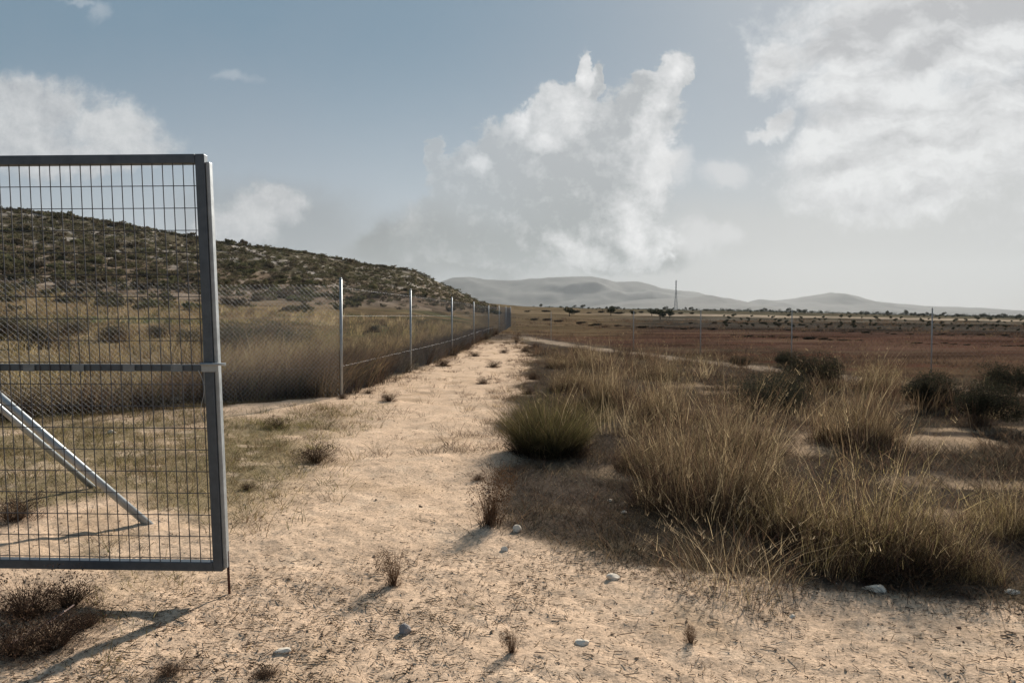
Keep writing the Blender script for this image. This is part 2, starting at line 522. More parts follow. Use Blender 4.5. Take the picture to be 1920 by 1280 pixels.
def ground_colour(x, y, z):
    m = masks(x, y); r = m['r']; px = m['px']; n1, n2, n3 = m['n1'], m['n2'], m['n3']
    n = len(x)
    sand = np.array([0.62, 0.445, 0.305]); litter = np.array([0.082, 0.064, 0.050])  # litter tone holds dead matter and the clumps' shade together
    c = np.tile(litter, (n, 1))
    c = lerp(c, (0.19, 0.140, 0.092), sm(n1 + n2 + 0.5 * n3, 0.08, 0.5) * 0.8)
    c = lerp(c, (0.40, 0.285, 0.185), m['patch'] * (0.55 + 0.45 * sm(n3, -0.3, 0.2)))
    # near apron: sand with straw litter
    apron = 1 - sm(y + 0.33 * np.clip(x, -1, 4) + 0.4 * n1 + 0.15 * n3, 4.42, 4.75)  # dark ground beyond is coloured out to the clumps' shadow edge
    c = lerp(c, (0.535, 0.390, 0.260), apron)
    c = lerp(c, (0.25, 0.185, 0.12), apron * sm(n1 + 0.5 * n3, 0.05, 0.4) * 0.7)
    left_in = sm(m['fx'] + 0.6 * n1 - x, -0.2, 0.5)
    c = lerp(c, (0.17, 0.125, 0.07), left_in)
    c = lerp(c, sand, m['path'])
    # thin weed cover on the left, in front of the fence
    weed = sm(-x + 0.8 * n2 + 0.02 * (y - 5), 1.9, 2.9) * (1 - sm(y, 9.5, 12.5)) * sm(n1 + 0.4 * n3, -0.40, 0.12)
    c = lerp(c, (0.20, 0.160, 0.085), weed * 0.85)
    c = lerp(c, (0.68, 0.51, 0.36), sm(fbm(x / 0.22, y / 0.22, 3, 77), 0.18, 0.45) * m['path'] * 0.5)
    c = lerp(c, (0.43, 0.30, 0.19), sm(fbm(x / 0.9, y / 0.9, 4, 79), 0.15, 0.5) * m['path'] * 0.55)
    # ---- far right: banded fields (bands lie along the plough lines)
    q = r * (1 + 0.10 * np.clip(x / np.maximum(r, 1), -1, 1)) * np.exp(0.10 * n2)
    band = np.interp(q, [20, 34, 52, 66, 78, 100, 130, 170, 215, 260, 330, 420, 560, 700, 2000], np.arange(15))
    cols = np.array([(0.19, 0.12, 0.07), (0.165, 0.100, 0.070), (0.150, 0.082, 0.058), (0.165, 0.098, 0.072), (0.075, 0.055, 0.042), (0.125, 0.105, 0.085),
                     (0.07, 0.06, 0.045), (0.26, 0.22, 0.17), (0.08, 0.072, 0.05), (0.80, 0.63, 0.46), (0.40, 0.32, 0.22), (0.13, 0.12, 0.075), (0.20, 0.16, 0.10), (0.10, 0.10, 0.06), (0.10, 0.10, 0.06)])
    far = np.stack([np.interp(band, np.arange(15), cols[:, k]) for k in range(3)], 1)
    tanw = 1 - sm(px, 1090, 1260)
    far = lerp(far, (0.27, 0.19, 0.105), tanw * sm(r, 40, 60) * 0.8)
    far = far * 0.50 * (1 + 1.0 * fbm(x / 7, y / 2.2, 4, 91))[:, None]
    far = lerp(far, (0.15, 0.105, 0.068), sm(fbm(x / 16, y / 6, 4, 95), 0.18, 0.45) * 0.6)
    far = lerp(far, (0.105, 0.048, 0.033), sm(fbm(x / 3, y / 1.2, 4, 97), 0.15, 0.5) * 0.7 * (1 - sm(r, 60, 90)))
    c = lerp(c, far, np.maximum(m['field'], sm(r, 50, 66) * (1 - m['hill'])))
    # ---- hill: terraces below, scrub and pale rock above
    vv = (HOR - np.interp(px, RPX, RPY)) / F
    el = (z - CAM_H) / np.maximum(r * np.clip(y / np.maximum(r, 1e-6), 0.28, 1), 1)
    fr = np.clip(el / np.maximum(vv, 0.004), -0.5, 1.3)
    k = fr + 0.10 * fbm(x / 22, y / 22, 4, 51)
    h = np.tile(np.array([0.235, 0.165, 0.090]), (n, 1))
    h = lerp(h, (0.10, 0.105, 0.05), sm(fbm(x / 30, r / 6, 3, 61), 0.0, 0.3) * (1 - sm(k, 0.1, 0.22)))
    stripe = sm(np.sin(k * 46 + 2.5 * fbm(x / 30, y / 30, 3, 63)), 0.1, 0.9)
    h = lerp(h, (0.40, 0.31, 0.20), stripe * sm(k, 0.05, 0.12) * (1 - sm(k, 0.34, 0.46)) * 0.7)
    h = lerp(h, (0.225, 0.165, 0.115), sm(k, 0.08, 0.22))
    h = lerp(h, (0.37, 0.29, 0.22), sm(fbm(x / 5, y / 9, 4, 65), 0.05, 0.30) * sm(k, 0.14, 0.28) * 0.85)
    h = lerp(h, (0.135, 0.115, 0.072), sm(k + 0.22 * fbm(x / 9, y / 9, 4, 67), 0.60, 0.74) * 0.85)
    h = lerp(h, (0.52, 0.45, 0.38), sm(fbm(x / 3.2, y / 6, 4, 69), 0.20, 0.32) * sm(k, 0.45, 0.65) * 0.9)
    h = h * 0.70 * (1 + 0.9 * fbm(x / 2.2, y / 4, 4, 71))[:, None]
    c = lerp(c, h, m['hill'])
    c = lerp(c, (0.37, 0.285, 0.205), m['track'] * 0.85)
    return np.clip(c, 0.01, 0.8), m


def ground_mat():
    m, t, o = new_mat('earth')
    b = t.nodes.new('ShaderNodeBsdfPrincipled'); t.links.new(b.outputs[0], o.inputs[0])
    b.inputs['Roughness'].default_value = 0.95
    b.inputs['Specular IOR Level'].default_value = 0.0
    a = t.nodes.new('ShaderNodeAttribute'); a.attribute_name = 'tint'
    g = t.nodes.new('ShaderNodeNewGeometry')

    def ns(scale, det, rough):
        n = t.nodes.new('ShaderNodeTexNoise'); n.inputs['Scale'].default_value = scale; n.inputs['Detail'].default_value = det
        n.inputs['Roughness'].default_value = rough
        t.links.new(g.outputs['Position'], n.inputs['Vector']); return n.outputs[0]

    def mr(x, lo, hi, a0, a1):
        n = t.nodes.new('ShaderNodeMapRange'); t.links.new(x, n.inputs[0])
        for k, q in zip(('From Min', 'From Max', 'To Min', 'To Max'), (lo, hi, a0, a1)): n.inputs[k].default_value = q
        return n.outputs[0]

    def mul(x, y):
        n = t.nodes.new('ShaderNodeMath'); n.operation = 'MULTIPLY'; t.links.new(x, n.inputs[0]); t.links.new(y, n.inputs[1]); return n.outputs[0]
    f1 = mr(ns(48, 7, 0.78), 0.33, 0.67, 0.62, 1.34)
    f2 = mr(ns(3.1, 5, 0.6), 0.32, 0.68, 0.84, 1.14)
    speck = mr(ns(62, 4, 0.7), 0.35, 0.41, 0.38, 1.0)        # dark crumbs
    k = mul(mul(f1, f2), speck)
    mu = t.nodes.new('ShaderNodeVectorMath'); mu.operation = 'SCALE'
    t.links.new(a.outputs['Color'], mu.inputs[0]); t.links.new(k, mu.inputs['Scale'])
    t.links.new(mu.outputs[0], b.inputs['Base Color'])
    bp = t.nodes.new('ShaderNodeBump'); bp.inputs['Strength'].default_value = 0.75; bp.inputs['Distance'].default_value = 0.018
    t.links.new(ns(26, 7, 0.7), bp.inputs['Height'])
    t.links.new(bp.outputs[0], b.inputs['Normal'])
    return m


def build_ground():
    rad = [0.0]
    r = 0.5
    while r < 9000:
        rad.append(r)
        r *= 1.07 if r < 2.4 else (1.0062 if r < 36 else (1.016 if r < 420 else 1.05))
    rad = np.array(rad)
    fine = np.arange(-46, 46.01, 0.16)
    coarse = np.arange(50, 311, 4.0)
    ang = np.radians(np.concatenate([fine, coarse]))
    na, nr = len(ang), len(rad)
    rr, aa = np.meshgrid(rad, ang, indexing='ij')
    x = (rr * np.sin(aa)).ravel(); y = (rr * np.cos(aa)).ravel()
    z = terrain(x, y)
    col, m = ground_colour(x, y, z)
    i = np.arange(nr - 1)[:, None] * na + np.arange(na)[None, :]
    j = np.arange(nr - 1)[:, None] * na + (np.arange(na)[None, :] + 1) % na
    faces = np.stack([i, i + na, j + na, j], -1).reshape(-1, 4)[:, ::-1]
    V3 = np.stack([x, y, z], 1)
    fc = lambda q: q[faces].mean(1)
    isfield = fc(m['field']) > 0.5
    ishill = fc(m['hill']) > 0.5
    istrack = fc(m['track']) > 0.4
    ispath = (fc(m['path']) > 0.5) & (fc(y) > 1.0)
    kind = np.zeros(len(faces), int)
    kind[isfield & (fc(m['r']) < 700)] = 1
    kind[ishill] = 2
    kind[ispath] = 4
    kind[istrack] = 3
    mat = ground_mat()
    for k, nm in enumerate(['ground', 'field', 'hill', 'track', 'path']):
        f = faces[kind == k]
        used, inv = np.unique(f, return_inverse=True)
        me = mesh_np(nm, V3[used], inv.reshape(-1, 4), col[used], smooth=True)
        tag(link(nm, me, mat), kind='structure')


build_ground()


def mountain(name, dist, prof, label):
    """a ridge at its own distance with a real depth; prof: photo outline points -> real heights"""
    px = np.array([p[0] for p in prof], float); py = np.array([p[1] for p in prof], float)
    nx, ny = 160, 40
    s = np.linspace(px[0], px[-1], nx)
    hgt = np.interp(s, px, (HOR - py) / F * dist)
    X = (s - 960) / F * dist
    depth = np.linspace(-1, 1, ny)
    vs = []
    for j, d in enumerate(depth):
        w = np.clip(1 - abs(d) ** 1.25, 0, 1)
        yv = dist + d * 1500 + 160 * fbm(X / 700, np.full(nx, d * 3.0), 3, 5)
        hh = -12 + (hgt + 12) * w
        hh = hh + (np.maximum(hgt, 0) * 0.22 * fbm(X / 330, yv / 330, 4, 13)) * (1 - w ** 6) * sm(np.array([w] * nx), 0, 0.2) + 6 * fbm(X / 90, yv / 90, 3, 14)
        vs.append(np.stack([X * (1 + 0.0 * d), yv, hh], 1))
    vs = np.concatenate(vs)
    i = (np.arange(ny - 1)[:, None] * nx + np.arange(nx - 1)[None, :]).ravel()
    f = np.stack([i, i + 1, i + nx + 1, i + nx], 1)
    o = link(name, mesh_np(name, vs, f, None, True), M_MOUNT)
    tag(o, label, 'mountain', kind='structure')


mountain('mountain', 7400, [(700, 590), (760, 560), (830, 528), (850, 521), (880, 518), (910, 523), (960, 525), (1000, 521), (1050, 519), (1110, 518), (1135, 523), (1150, 528), (1195, 527), (1215, 533),
                            (1240, 541), (1270, 544), (1300, 547), (1330, 556), (1380, 569), (1430, 580), (1500, 592)], 'long pale mountain range on the horizon beyond the hill')
mountain('mountain', 5200, [(1060, 590), (1110, 574), (1160, 566), (1200, 561), (1260, 559), (1290, 557), (1320, 553), (1350, 558), (1390, 568), (1440, 576), (1500, 582), (1560, 590)], 'low grey ridge in front of the long range')
mountain('mountain', 6600, [(1340, 592), (1390, 570), (1420, 561), (1450, 563), (1480, 560), (1510, 555), (1545, 549), (1570, 552), (1600, 562), (1650, 567), (1720, 573), (1800, 576), (1900, 584), (2050, 590)], 'small peaked mountain right of the pylon')

# ------------------------------------------------------------------ grass and plants
def blades(bx, by, bz, h, w, lean, ldir, cols, seg=3, curl=1.6, tips=None):
    """ribbons: base point, height, width, lean (fraction of height), lean direction, colour per blade"""
    n = len(bx)
    t = np.linspace(0, 1, seg + 1)[None, :]
    lx = np.cos(ldir)[:, None]; ly = np.sin(ldir)[:, None]
    L_ = (lean * h)[:, None] * t ** curl
    sw = (rng.normal(0, 0.20, n) * h)[:, None] * t ** 2 + (rng.normal(0, 0.03, n) * h)[:, None] * np.sin(t * 5)
    px = bx[:, None] + lx * L_ - ly * sw; py = by[:, None] + ly * L_ + lx * sw
    pz = bz[:, None] + h[:, None] * (t - 0.28 * (np.minimum(lean, 1.6)[:, None]) ** 1.0 * t ** 2.2 * 0.7)
    fa = rng.uniform(0, 2 * np.pi, n)[:, None]
    ww = w[:, None] * (1 - t * 0.85) * 0.5
    ex, ey = np.cos(fa) * ww, np.sin(fa) * ww
    v0 = np.stack([px - ex, py - ey, pz], -1); v1 = np.stack([px + ex, py + ey, pz], -1)
    vs = np.stack([v0, v1], 2).reshape(-1, 3)                  # n,(seg+1),2
    base = (np.arange(n) * (seg + 1) * 2)[:, None] + (np.arange(seg) * 2)[None, :]
    f = np.stack([base, base + 1, base + 3, base + 2], -1).reshape(-1, 4)
    c = np.repeat(cols, (seg + 1) * 2, axis=0)
    return vs, f, c


def palette(n, pal, weights=None, var=0.25):
    pal = np.array(pal)
    k = rng.choice(len(pal), n, p=weights)
    return pal[k] * rng.uniform(1 - var, 1 + var, (n, 1))


STRAW = [(0.235, 0.162, 0.090), (0.150, 0.094, 0.057), (0.50, 0.385, 0.225), (0.050, 0.033, 0.026), (0.128, 0.099, 0.050)]
BROWN = [(0.090, 0.056, 0.040), (0.125, 0.074, 0.048), (0.062, 0.042, 0.034), (0.165, 0.106, 0.065)]
THATCH = [(0.036, 0.024, 0.018), (0.052, 0.034, 0.023), (0.026, 0.019, 0.016), (0.075, 0.048, 0.030)]  # near-black dead thatch, also colours in the shade at tuft bases
OLIVE = [(0.135, 0.125, 0.042), (0.09, 0.09, 0.032), (0.17, 0.145, 0.055), (0.055, 0.055, 0.024), (0.19, 0.145, 0.065)]
GREYG = [(0.075, 0.073, 0.050), (0.055, 0.054, 0.038), (0.095, 0.085, 0.062), (0.12, 0.105, 0.078)]


def join(parts):
    vs, fs, cs, n = [], [], [], 0
    for v_, f_, c_ in parts:
        vs.append(v_); fs.append(f_ + n); cs.append(c_); n += len(v_)
    return np.concatenate(vs), np.concatenate(fs), np.concatenate(cs)


def clump_geo(n, rad, h, pal, lean=(0.1, 0.7), w=0.006, wind=0.0, base_r=0.35, curl=1.6, weights=None, hvar=(0.45, 1.0), seg=3):
    """one tussock round the origin: blades rise from the crown and lean outwards"""
    a = rng.uniform(0, 2 * np.pi, n); q = np.sqrt(rng.uniform(0, 1, n))
    bx = np.cos(a) * q * rad * base_r; by = np.sin(a) * q * rad * base_r
    hh = h * rng.uniform(*hvar, n) * (1 - 0.25 * q) * (0.72 + 0.28 * np.sin(a * 3 + rng.uniform(0, 6)) * np.cos(a * 2 + 1))
    le = lean[0] + (lean[1] - lean[0]) * q * rng.uniform(0.5, 1.3, n)
    ld = a + rng.normal(0, 0.95, n)
    # wind bends everything a little the same way
    lx = np.cos(ld) * le + wind; ly = np.sin(ld) * le
    le = np.hypot(lx, ly); ld = np.arctan2(ly, lx)
    return blades(bx, by, np.full(n, -0.02), hh, w * rng.uniform(0.6, 1.3, n), le, ld, palette(n, pal, weights), seg, curl)


def twigs(n, rad, h, pal, ln=0.2):
    """broken and tangled bits hanging at every height of a tuft, pointing anywhere"""
    a = rng.uniform(0, 6.28, n); q = np.sqrt(rng.uniform(0, 1, n))
    z = rng.uniform(0.02, 0.85, n) ** 0.8 * h * (1 - 0.5 * q ** 2)
    return blades(np.cos(a) * q * rad, np.sin(a) * q * rad, z, ln * rng.uniform(0.35, 1.1, n), np.full(n, 0.0034), rng.uniform(0.1, 1.7, n), rng.uniform(0, 6.28, n), palette(n, pal), 2, 1.0)


def ragged(n, rad, h, pal, w, k=7, lean=(0.03, 0.42)):
    """a tuft made of several smaller ones that differ in height and lean, with tangle and thatch"""
    parts = []
    for i in range(k):
        a = rng.uniform(0, 6.28); q = rad * math.sqrt(rng.uniform(0, 1)) * 0.8
        hi = h * rng.uniform(0.5, 1.0) * (1.0 - 0.25 * q / rad)
        v_, f_, c_ = clump_geo(n // k, rad * rng.uniform(0.35, 0.6), hi, pal, lean, w, rng.normal(0.04, 0.10), 0.8, rng.uniform(1.3, 2.2), hvar=(0.2, 1.0))
        parts.append((v_ + np.array([math.cos(a) * q, math.sin(a) * q, 0]), f_, c_ * rng.uniform(0.75, 1.2)))
    parts.append(twigs(n // 3, rad * 1.0, h * 0.75, pal + BROWN, 0.17))
    parts.append(twigs(n // 4, rad * 1.1, h * 0.35, THATCH + BROWN, 0.16))
    parts.append(clump_geo(n // 2, rad, h * 0.46, THATCH, (0.05, 1.0), 0.0055, 0.0, 0.95, hvar=(0.2, 1.0)))  # dead thatch, dark enough to paint in the base's own shadow
    return join(parts)


def stalk_geo(n, rad, h, pal, lean=(0.05, 0.5), wind=0.05):
    """tall thin seed stalks, each ending in a feathery head"""
    a = rng.uniform(0, 2 * np.pi, n); q = np.sqrt(rng.uniform(0, 1, n))
    bx = np.cos(a) * q * rad * 0.5; by = np.sin(a) * q * rad * 0.5
    hh = h * rng.uniform(0.6, 1.05, n); le = lean[0] + (lean[1] - lean[0]) * q
    ld = a + rng.normal(0, 0.6, n)
    lx = np.cos(ld) * le + wind; ly = np.sin(ld) * le
    le = np.hypot(lx, ly); ld = np.arctan2(ly, lx)
    cols = palette(n, pal)
    parts = [blades(bx, by, np.zeros(n), hh, np.full(n, 0.0045), le, ld, cols, 4, 1.6)]
    # heads: a few short bristles along the last quarter
    for k in range(7):
        t = 0.78 + 0.22 * rng.uniform(0, 1, n)
        L_ = le * hh * t ** 1.6
        x = bx + np.cos(ld) * L_; y = by + np.sin(ld) * L_
        z = hh * (t - 0.28 * np.minimum(le, 1.6) * t ** 2.2 * 0.7)
        parts.append(blades(x, y, z, rng.uniform(0.015, 0.04, n), np.full(n, 0.0028), rng.uniform(0.3, 1.1, n), rng.uniform(0, 6.28, n), cols * 1.05, 1))
    return join(parts)


def shrub_geo(n_leaf, rx, rz, pal, leaf=0.03, n_stem=40, lumps=9, stem_col=(0.10, 0.075, 0.055)):
    """woody bush round the origin: lumpy cloud of small leaves on radiating stems"""
    lc = np.stack([rng.uniform(-0.62, 0.62, lumps) * rx, rng.uniform(-0.62, 0.62, lumps) * rx, rng.uniform(0.3, 0.8, lumps) * rz], 1)
    lr = rng.uniform(0.30, 0.52, lumps)
    k = rng.integers(0, lumps, n_leaf)
    d = rng.normal(0, 1, (n_leaf, 3)); d /= np.linalg.norm(d, axis=1)[:, None]
    s = rng.uniform(0.35, 1.08, n_leaf) ** 0.6
    p = lc[k] + d * (lr[k] * s)[:, None] * np.array([rx, rx, rz * 0.75])
    p[:, 2] = np.abs(p[:, 2]) + 0.01
    a = rng.normal(0, 1, (n_leaf, 3)); a /= np.linalg.norm(a, axis=1)[:, None]
    b = np.cross(a, rng.normal(0, 1, (n_leaf, 3))); b /= np.linalg.norm(b, axis=1)[:, None]
    sz = leaf * rng.uniform(0.6, 1.4, n_leaf)[:, None]
    vs = np.stack([p - a * sz, p - b * sz * 0.4, p + a * sz, p + b * sz * 0.4], 1).reshape(-1, 3)
    f = np.arange(n_leaf * 4).reshape(-1, 4)
    c = np.repeat(palette(n_leaf, pal), 4, axis=0)
    parts = [(vs, f, c)]
    if n_stem:
        a = rng.uniform(0, 6.28, n_stem)
        parts.append(blades(np.cos(a) * rx * 0.08, np.sin(a) * rx * 0.08, np.zeros(n_stem), rz * rng.uniform(0.6, 1.05, n_stem), np.full(n_stem, max(0.005, leaf * 0.25)),
                            rng.uniform(0.1, 1.0, n_stem) * rx / rz, a, np.tile(np.array(stem_col), (n_stem, 1)) * rng.uniform(0.7, 1.5, (n_stem, 1)), 3, 1.2))
    return join(parts)


def plant(name, geo, mat, loc, label, cat, group=None, rotz=0.0, kids=()):
    me = mesh_np(name, *geo)
    o = link(name, me, mat)
    o.location = (loc[0], loc[1], hz(loc[0], loc[1]) - 0.01); o.rotation_euler = (0, 0, rotz)
    tag(o, label, cat, group)
    for nm, g, mt in kids:
        link(nm, mesh_np(nm, *g), mt, o)
    return o


def G(px, py):
    """where a photo pixel meets the flat ground near the camera"""
    yv = CAM_H * F / (py - HOR)
    return ((px - 960) / F * yv, yv)


def again(src, loc, s, rotz, label, group=None):
    o = copy_tree(src)
    o.location = (loc[0], loc[1], hz(loc[0], loc[1]) - 0.01); o.scale = (s, s, s * random.uniform(0.9, 1.1)); o.rotation_euler = (0, 0, rotz)
    o['label'] = label
    if group: o['group'] = group
    return o


# --- the green round tussock at the edge of the path
plant('grass_tussock', join([clump_geo(6500, 0.60, 1.06, [(0.135, 0.118, 0.046), (0.095, 0.086, 0.036), (0.20, 0.160, 0.070), (0.050, 0.047, 0.024), (0.15, 0.105, 0.055)], (0.08, 0.95), 0.0044, 0.0, 0.5, 1.25, hvar=(0.25, 1.0)), twigs(700, 0.5, 0.75, OLIVE + STRAW, 0.2), clump_geo(1500, 0.6, 0.5, THATCH, (0.2, 1.3), 0.005, 0.0, 0.7),  # the low thatch layer also paints shade into the base
                             clump_geo(900, 0.6, 0.50, STRAW, (0.3, 1.3), 0.005, 0, 0.5)]),
      M_GREEN, G(1030, 852), 'round green tussock with fine upright leaves at the edge of the sandy path', 'grass tussock',
      kids=[('stalks', stalk_geo(46, 0.35, 1.02, STRAW, (0.05, 0.35)), M_GRASS)])
# --- big dry clumps on the right
TUFTS = 'dry grass clumps right of the path'
D1 = plant('dry_grass_clump', ragged(4600, 0.66, 1.36, STRAW, 0.0040, 11), M_GRASS, G(1340, 955),
           'tallest straw coloured grass clump, right behind the low one with spread pale stalks', 'grass clump', TUFTS,
           kids=[('stalks', stalk_geo(80, 0.75, 1.32, STRAW, (0.05, 0.4)), M_GRASS)])
D2 = plant('dry_grass_clump', ragged(4000, 0.56, 0.98, STRAW + [(0.30, 0.23, 0.095), (0.46, 0.355, 0.17)], 0.0036, 9), M_GRASS, G(1640, 1045),
           'broad yellowish dry grass clump nearest the camera on the right, behind the flat white stone', 'grass clump', TUFTS,
           kids=[('stalks', stalk_geo(80, 0.65, 0.98, STRAW, (0.05, 0.45)), M_GRASS)])
D3 = plant('dry_grass_clump', join([clump_geo(380, 0.44, 0.52, STRAW, (0.1, 0.9), 0.0036, 0.0, 0.9, hvar=(0.25, 1.0)), twigs(320, 0.42, 0.34, STRAW + BROWN, 0.16)]), M_GRASS, G(1370, 1100),
           'low sparse dry clump with long pale stalks spread sideways, in front of the tallest clump', 'grass clump', TUFTS,
           kids=[('stalks', stalk_geo(44, 0.5, 0.50, [(0.44, 0.35, 0.23), (0.34, 0.26, 0.16)], (0.3, 1.3)), M_GRASS)])
D4 = plant('dry_grass_clump', ragged(2500, 0.52, 1.24, STRAW + [(0.25, 0.17, 0.08)], 0.0044, 7), M_GRASS, G(1600, 832),
           'golden topped dry clump with a dark base beside the grey green bushes', 'grass clump', TUFTS,
           kids=[('stalks', stalk_geo(70, 0.7, 1.25, STRAW, (0.05, 0.4)), M_GRASS)])
for (px, py, s, lab) in [(1130, 762, 0.98, 'brownish dry clump directly behind the green tussock, left of two'),
                         (1245, 792, 0.92, 'dry clump between the green tussock and the tallest clump'),
                         (1075, 735, 0.72, 'small dry clump by the path just behind the green tussock'),
                         (1050, 690, 0.62, 'pale clump at the far end of the row along the path'),
                         (1110, 690, 0.75, 'far clump in front of the pale track, next to the path'),
                         (1390, 850, 0.80, 'dry clump half hidden behind the tallest clump on its right'),
                         (1290, 905, 0.78, 'brown dry clump at the left side of the tallest clump, just in front of it'),
                         (1235, 880, 0.66, 'thin dry clump at the left foot of the tallest clump'),
                         (1235, 712, 0.72, 'far dry clump below the pale track left of the dark bushes')]:
    again(random.choice([D1, D4]), G(px, py), s, random.uniform(0, 6.3), lab, TUFTS)
for (px, py, s, lab) in [(1905, 1000, 0.62, 'brown dry tuft cut by the right edge of the picture'),
                         (1790, 1075, 0.5, 'low dark tuft in the shade right of the flat white stone'),
                         (1480, 1010, 0.6, 'short tuft between the spread stalks and the broad yellowish clump'),
                         (1650, 735, 0.9, 'yellow tuft behind the golden topped clump')]:
    again(D2, G(px, py), s, random.uniform(0, 6.3), lab, TUFTS)

# --- dark bushes on the right
BUSH = 'dark bushes right of the path'
B1 = plant('bush', join([shrub_geo(12000, 0.55, 0.56, [(0.045, 0.045, 0.027), (0.065, 0.06, 0.038), (0.032, 0.029, 0.022)], 0.013, 90, 14), twigs(420, 0.55, 0.62, BROWN + THATCH, 0.2)]), M_LEAF, G(1738, 768),
           'rounded nearly black bush standing alone right of the golden clump', 'bush', BUSH)
B2 = plant('bush', join([shrub_geo(14000, 0.75, 0.62, [(0.055, 0.056, 0.035), (0.042, 0.041, 0.028), (0.075, 0.07, 0.046), (0.10, 0.085, 0.06)], 0.014, 120, 15), twigs(600, 0.8, 0.68, BROWN + THATCH, 0.22)]), M_LEAF, G(1430, 772),
           'wide grey green bush behind the tallest dry clump', 'bush', BUSH)
for src, px, py, s, lab in [(B1, 1525, 728, 1.25, 'dark green bush behind the golden clump, at the foot of the red field'),
                            (B2, 1465, 745, 0.8, 'grey green bush touching the dark green one on its left'),
                            (B1, 1845, 800, 0.95, 'low dark bush below the pale patch of the track on the right'),
                            (B1, 1900, 742, 1.1, 'dark bush at the right edge in front of the red field'),
                            (B1, 1390, 690, 0.6, 'small brown bush beside the end of the pale track'),
                            (B1, 1470, 688, 0.7, 'small brown bush at the foot of the third fence post')]:
    again(src, G(px, py), s, random.uniform(0, 6.3), lab, BUSH)

THICKET = 'ragged thickets in the tall grass behind the left fence'
T1 = plant('thicket', join([ragged(1900, 0.9, 1.9, THATCH + BROWN + [(0.07, 0.068, 0.032)], 0.008, 8, (0.05, 0.5)), shrub_geo(3500, 0.8, 0.9, GREYG + [(0.06, 0.065, 0.032)], 0.028, 60, 14), twigs(900, 1.0, 1.4, BROWN + THATCH, 0.35)]),
           M_GRASS, G(505, 652), 'tall ragged dark brown thicket behind the fence right of the gate', 'thicket', THICKET)
T1.scale = (1.5, 1.5, 1.35)
for px, py, sc_ in [(15, 645, 1.35), (75, 655, 1.2), (135, 640, 1.1), (215, 646, 0.9), (452, 668, 1.25), (545, 660, 1.2), (420, 650, 1.0), (300, 640, 0.9), (355, 650, 0.9), (700, 630, 0.7), (790, 622, 0.7)]:
    again(T1, G(px, py), sc_, random.uniform(0, 6.3), 'dark ragged thicket standing in the tall grass behind the left fence', THICKET)

# --- weeds on the path and along the left fence
WEED = 'dead weeds on the sandy path'
W1 = plant('weed', join([shrub_geo(1700, 0.32, 0.22, BROWN + THATCH, 0.007, 160, 7, (0.075, 0.05, 0.035)), clump_geo(700, 0.36, 0.25, BROWN, (0.4, 1.6), 0.0032, 0, 0.5)]), M_LEAF, G(590, 862),
           'flat dark brown weed lying alone in the middle of the sandy path', 'weed', WEED)
W2 = plant('weed', join([shrub_geo(2000, 0.20, 0.42, [(0.11, 0.065, 0.04), (0.15, 0.09, 0.05)], 0.007, 70, 6, (0.13, 0.08, 0.05)), clump_geo(160, 0.2, 0.40, BROWN, (0.1, 0.6), 0.004, 0, 0.4)]),
           M_LEAF, G(918, 992), 'reddish upright weed left of the pale stone, with a long dark shadow', 'weed', WEED)
for src, px, py, s, lab in [(W1, 728, 752, 0.75, 'dark weed right of the nearest fence post'), (W1, 832, 686, 1.15, 'reddish brown weed clump beside the second fence post'),
                            (W1, 925, 688, 1.0, 'dark weed in the middle of the path further back'), (W1, 890, 668, 0.9, 'far dark weed close to the fence'),
                            (W1, 640, 750, 0.5, 'low weed at the foot of the nearest fence post'), (W1, 515, 800, 0.75, 'greyish low weed between the gate and the fence'),
                            (W1, 460, 915, 0.36, 'small twiggy weed on the sand right of the gate'), (W2, 968, 642, 1.5, 'dark upright weed where the fence reaches the horizon'),
                            (W1, 985, 660, 1.2, 'weed at the far right edge of the path'), (W1, 905, 720, 0.7, 'low weed near the middle of the path, level with the second fence post'), (W1, 990, 738, 0.8, 'weed on the sand just left of the green tussock top'), (W1, 872, 652, 0.9, 'far weed hugging the fence'), (W1, 945, 662, 0.9, 'far weed in the middle of the path'), (W1, 690, 738, 0.5, 'small weed between the first two fence posts'), (W1, 1005, 652, 1.3, 'farthest weed at the right edge of the path'), (W1, 895, 905, 0.35, 'small dry weed left of the green tussock base'), (W1, 1000, 712, 0.9, 'weed at the right edge of the path before the far clumps'),
                            (W2, 735, 1105, 0.5, 'thin brown stalk weed in the foreground'), (W2, 960, 1240, 0.3, 'small green brown sprig near the bottom edge'),
                            (W1, 90, 1215, 0.85, 'dark dead weed heap in the bottom left corner'), (W1, 40, 1160, 0.9, 'dark dead weed below the bottom rail of the gate at the left edge'), (W1, 120, 1140, 0.7, 'dark dead weed just under the bottom rail of the gate'), (W1, 15, 1230, 0.7, 'dark dead weed cut by the bottom left corner'), (W1, 150, 1180, 0.5, 'dark dead weed beside the pale stick'),
                            (W1, 20, 985, 0.9, 'dark weed behind the gate at the left edge'), (W2, 1300, 1210, 0.25, 'tiny dry sprig in the right foreground'),
                            (W1, 310, 1270, 0.34, 'dark scrap of weed at the bottom edge'), (W1, 490, 1275, 0.3, 'grey scrap of weed at the bottom edge left of centre')]:
    again(src, G(px, py), s, random.uniform(0, 6.3), lab, WEED)


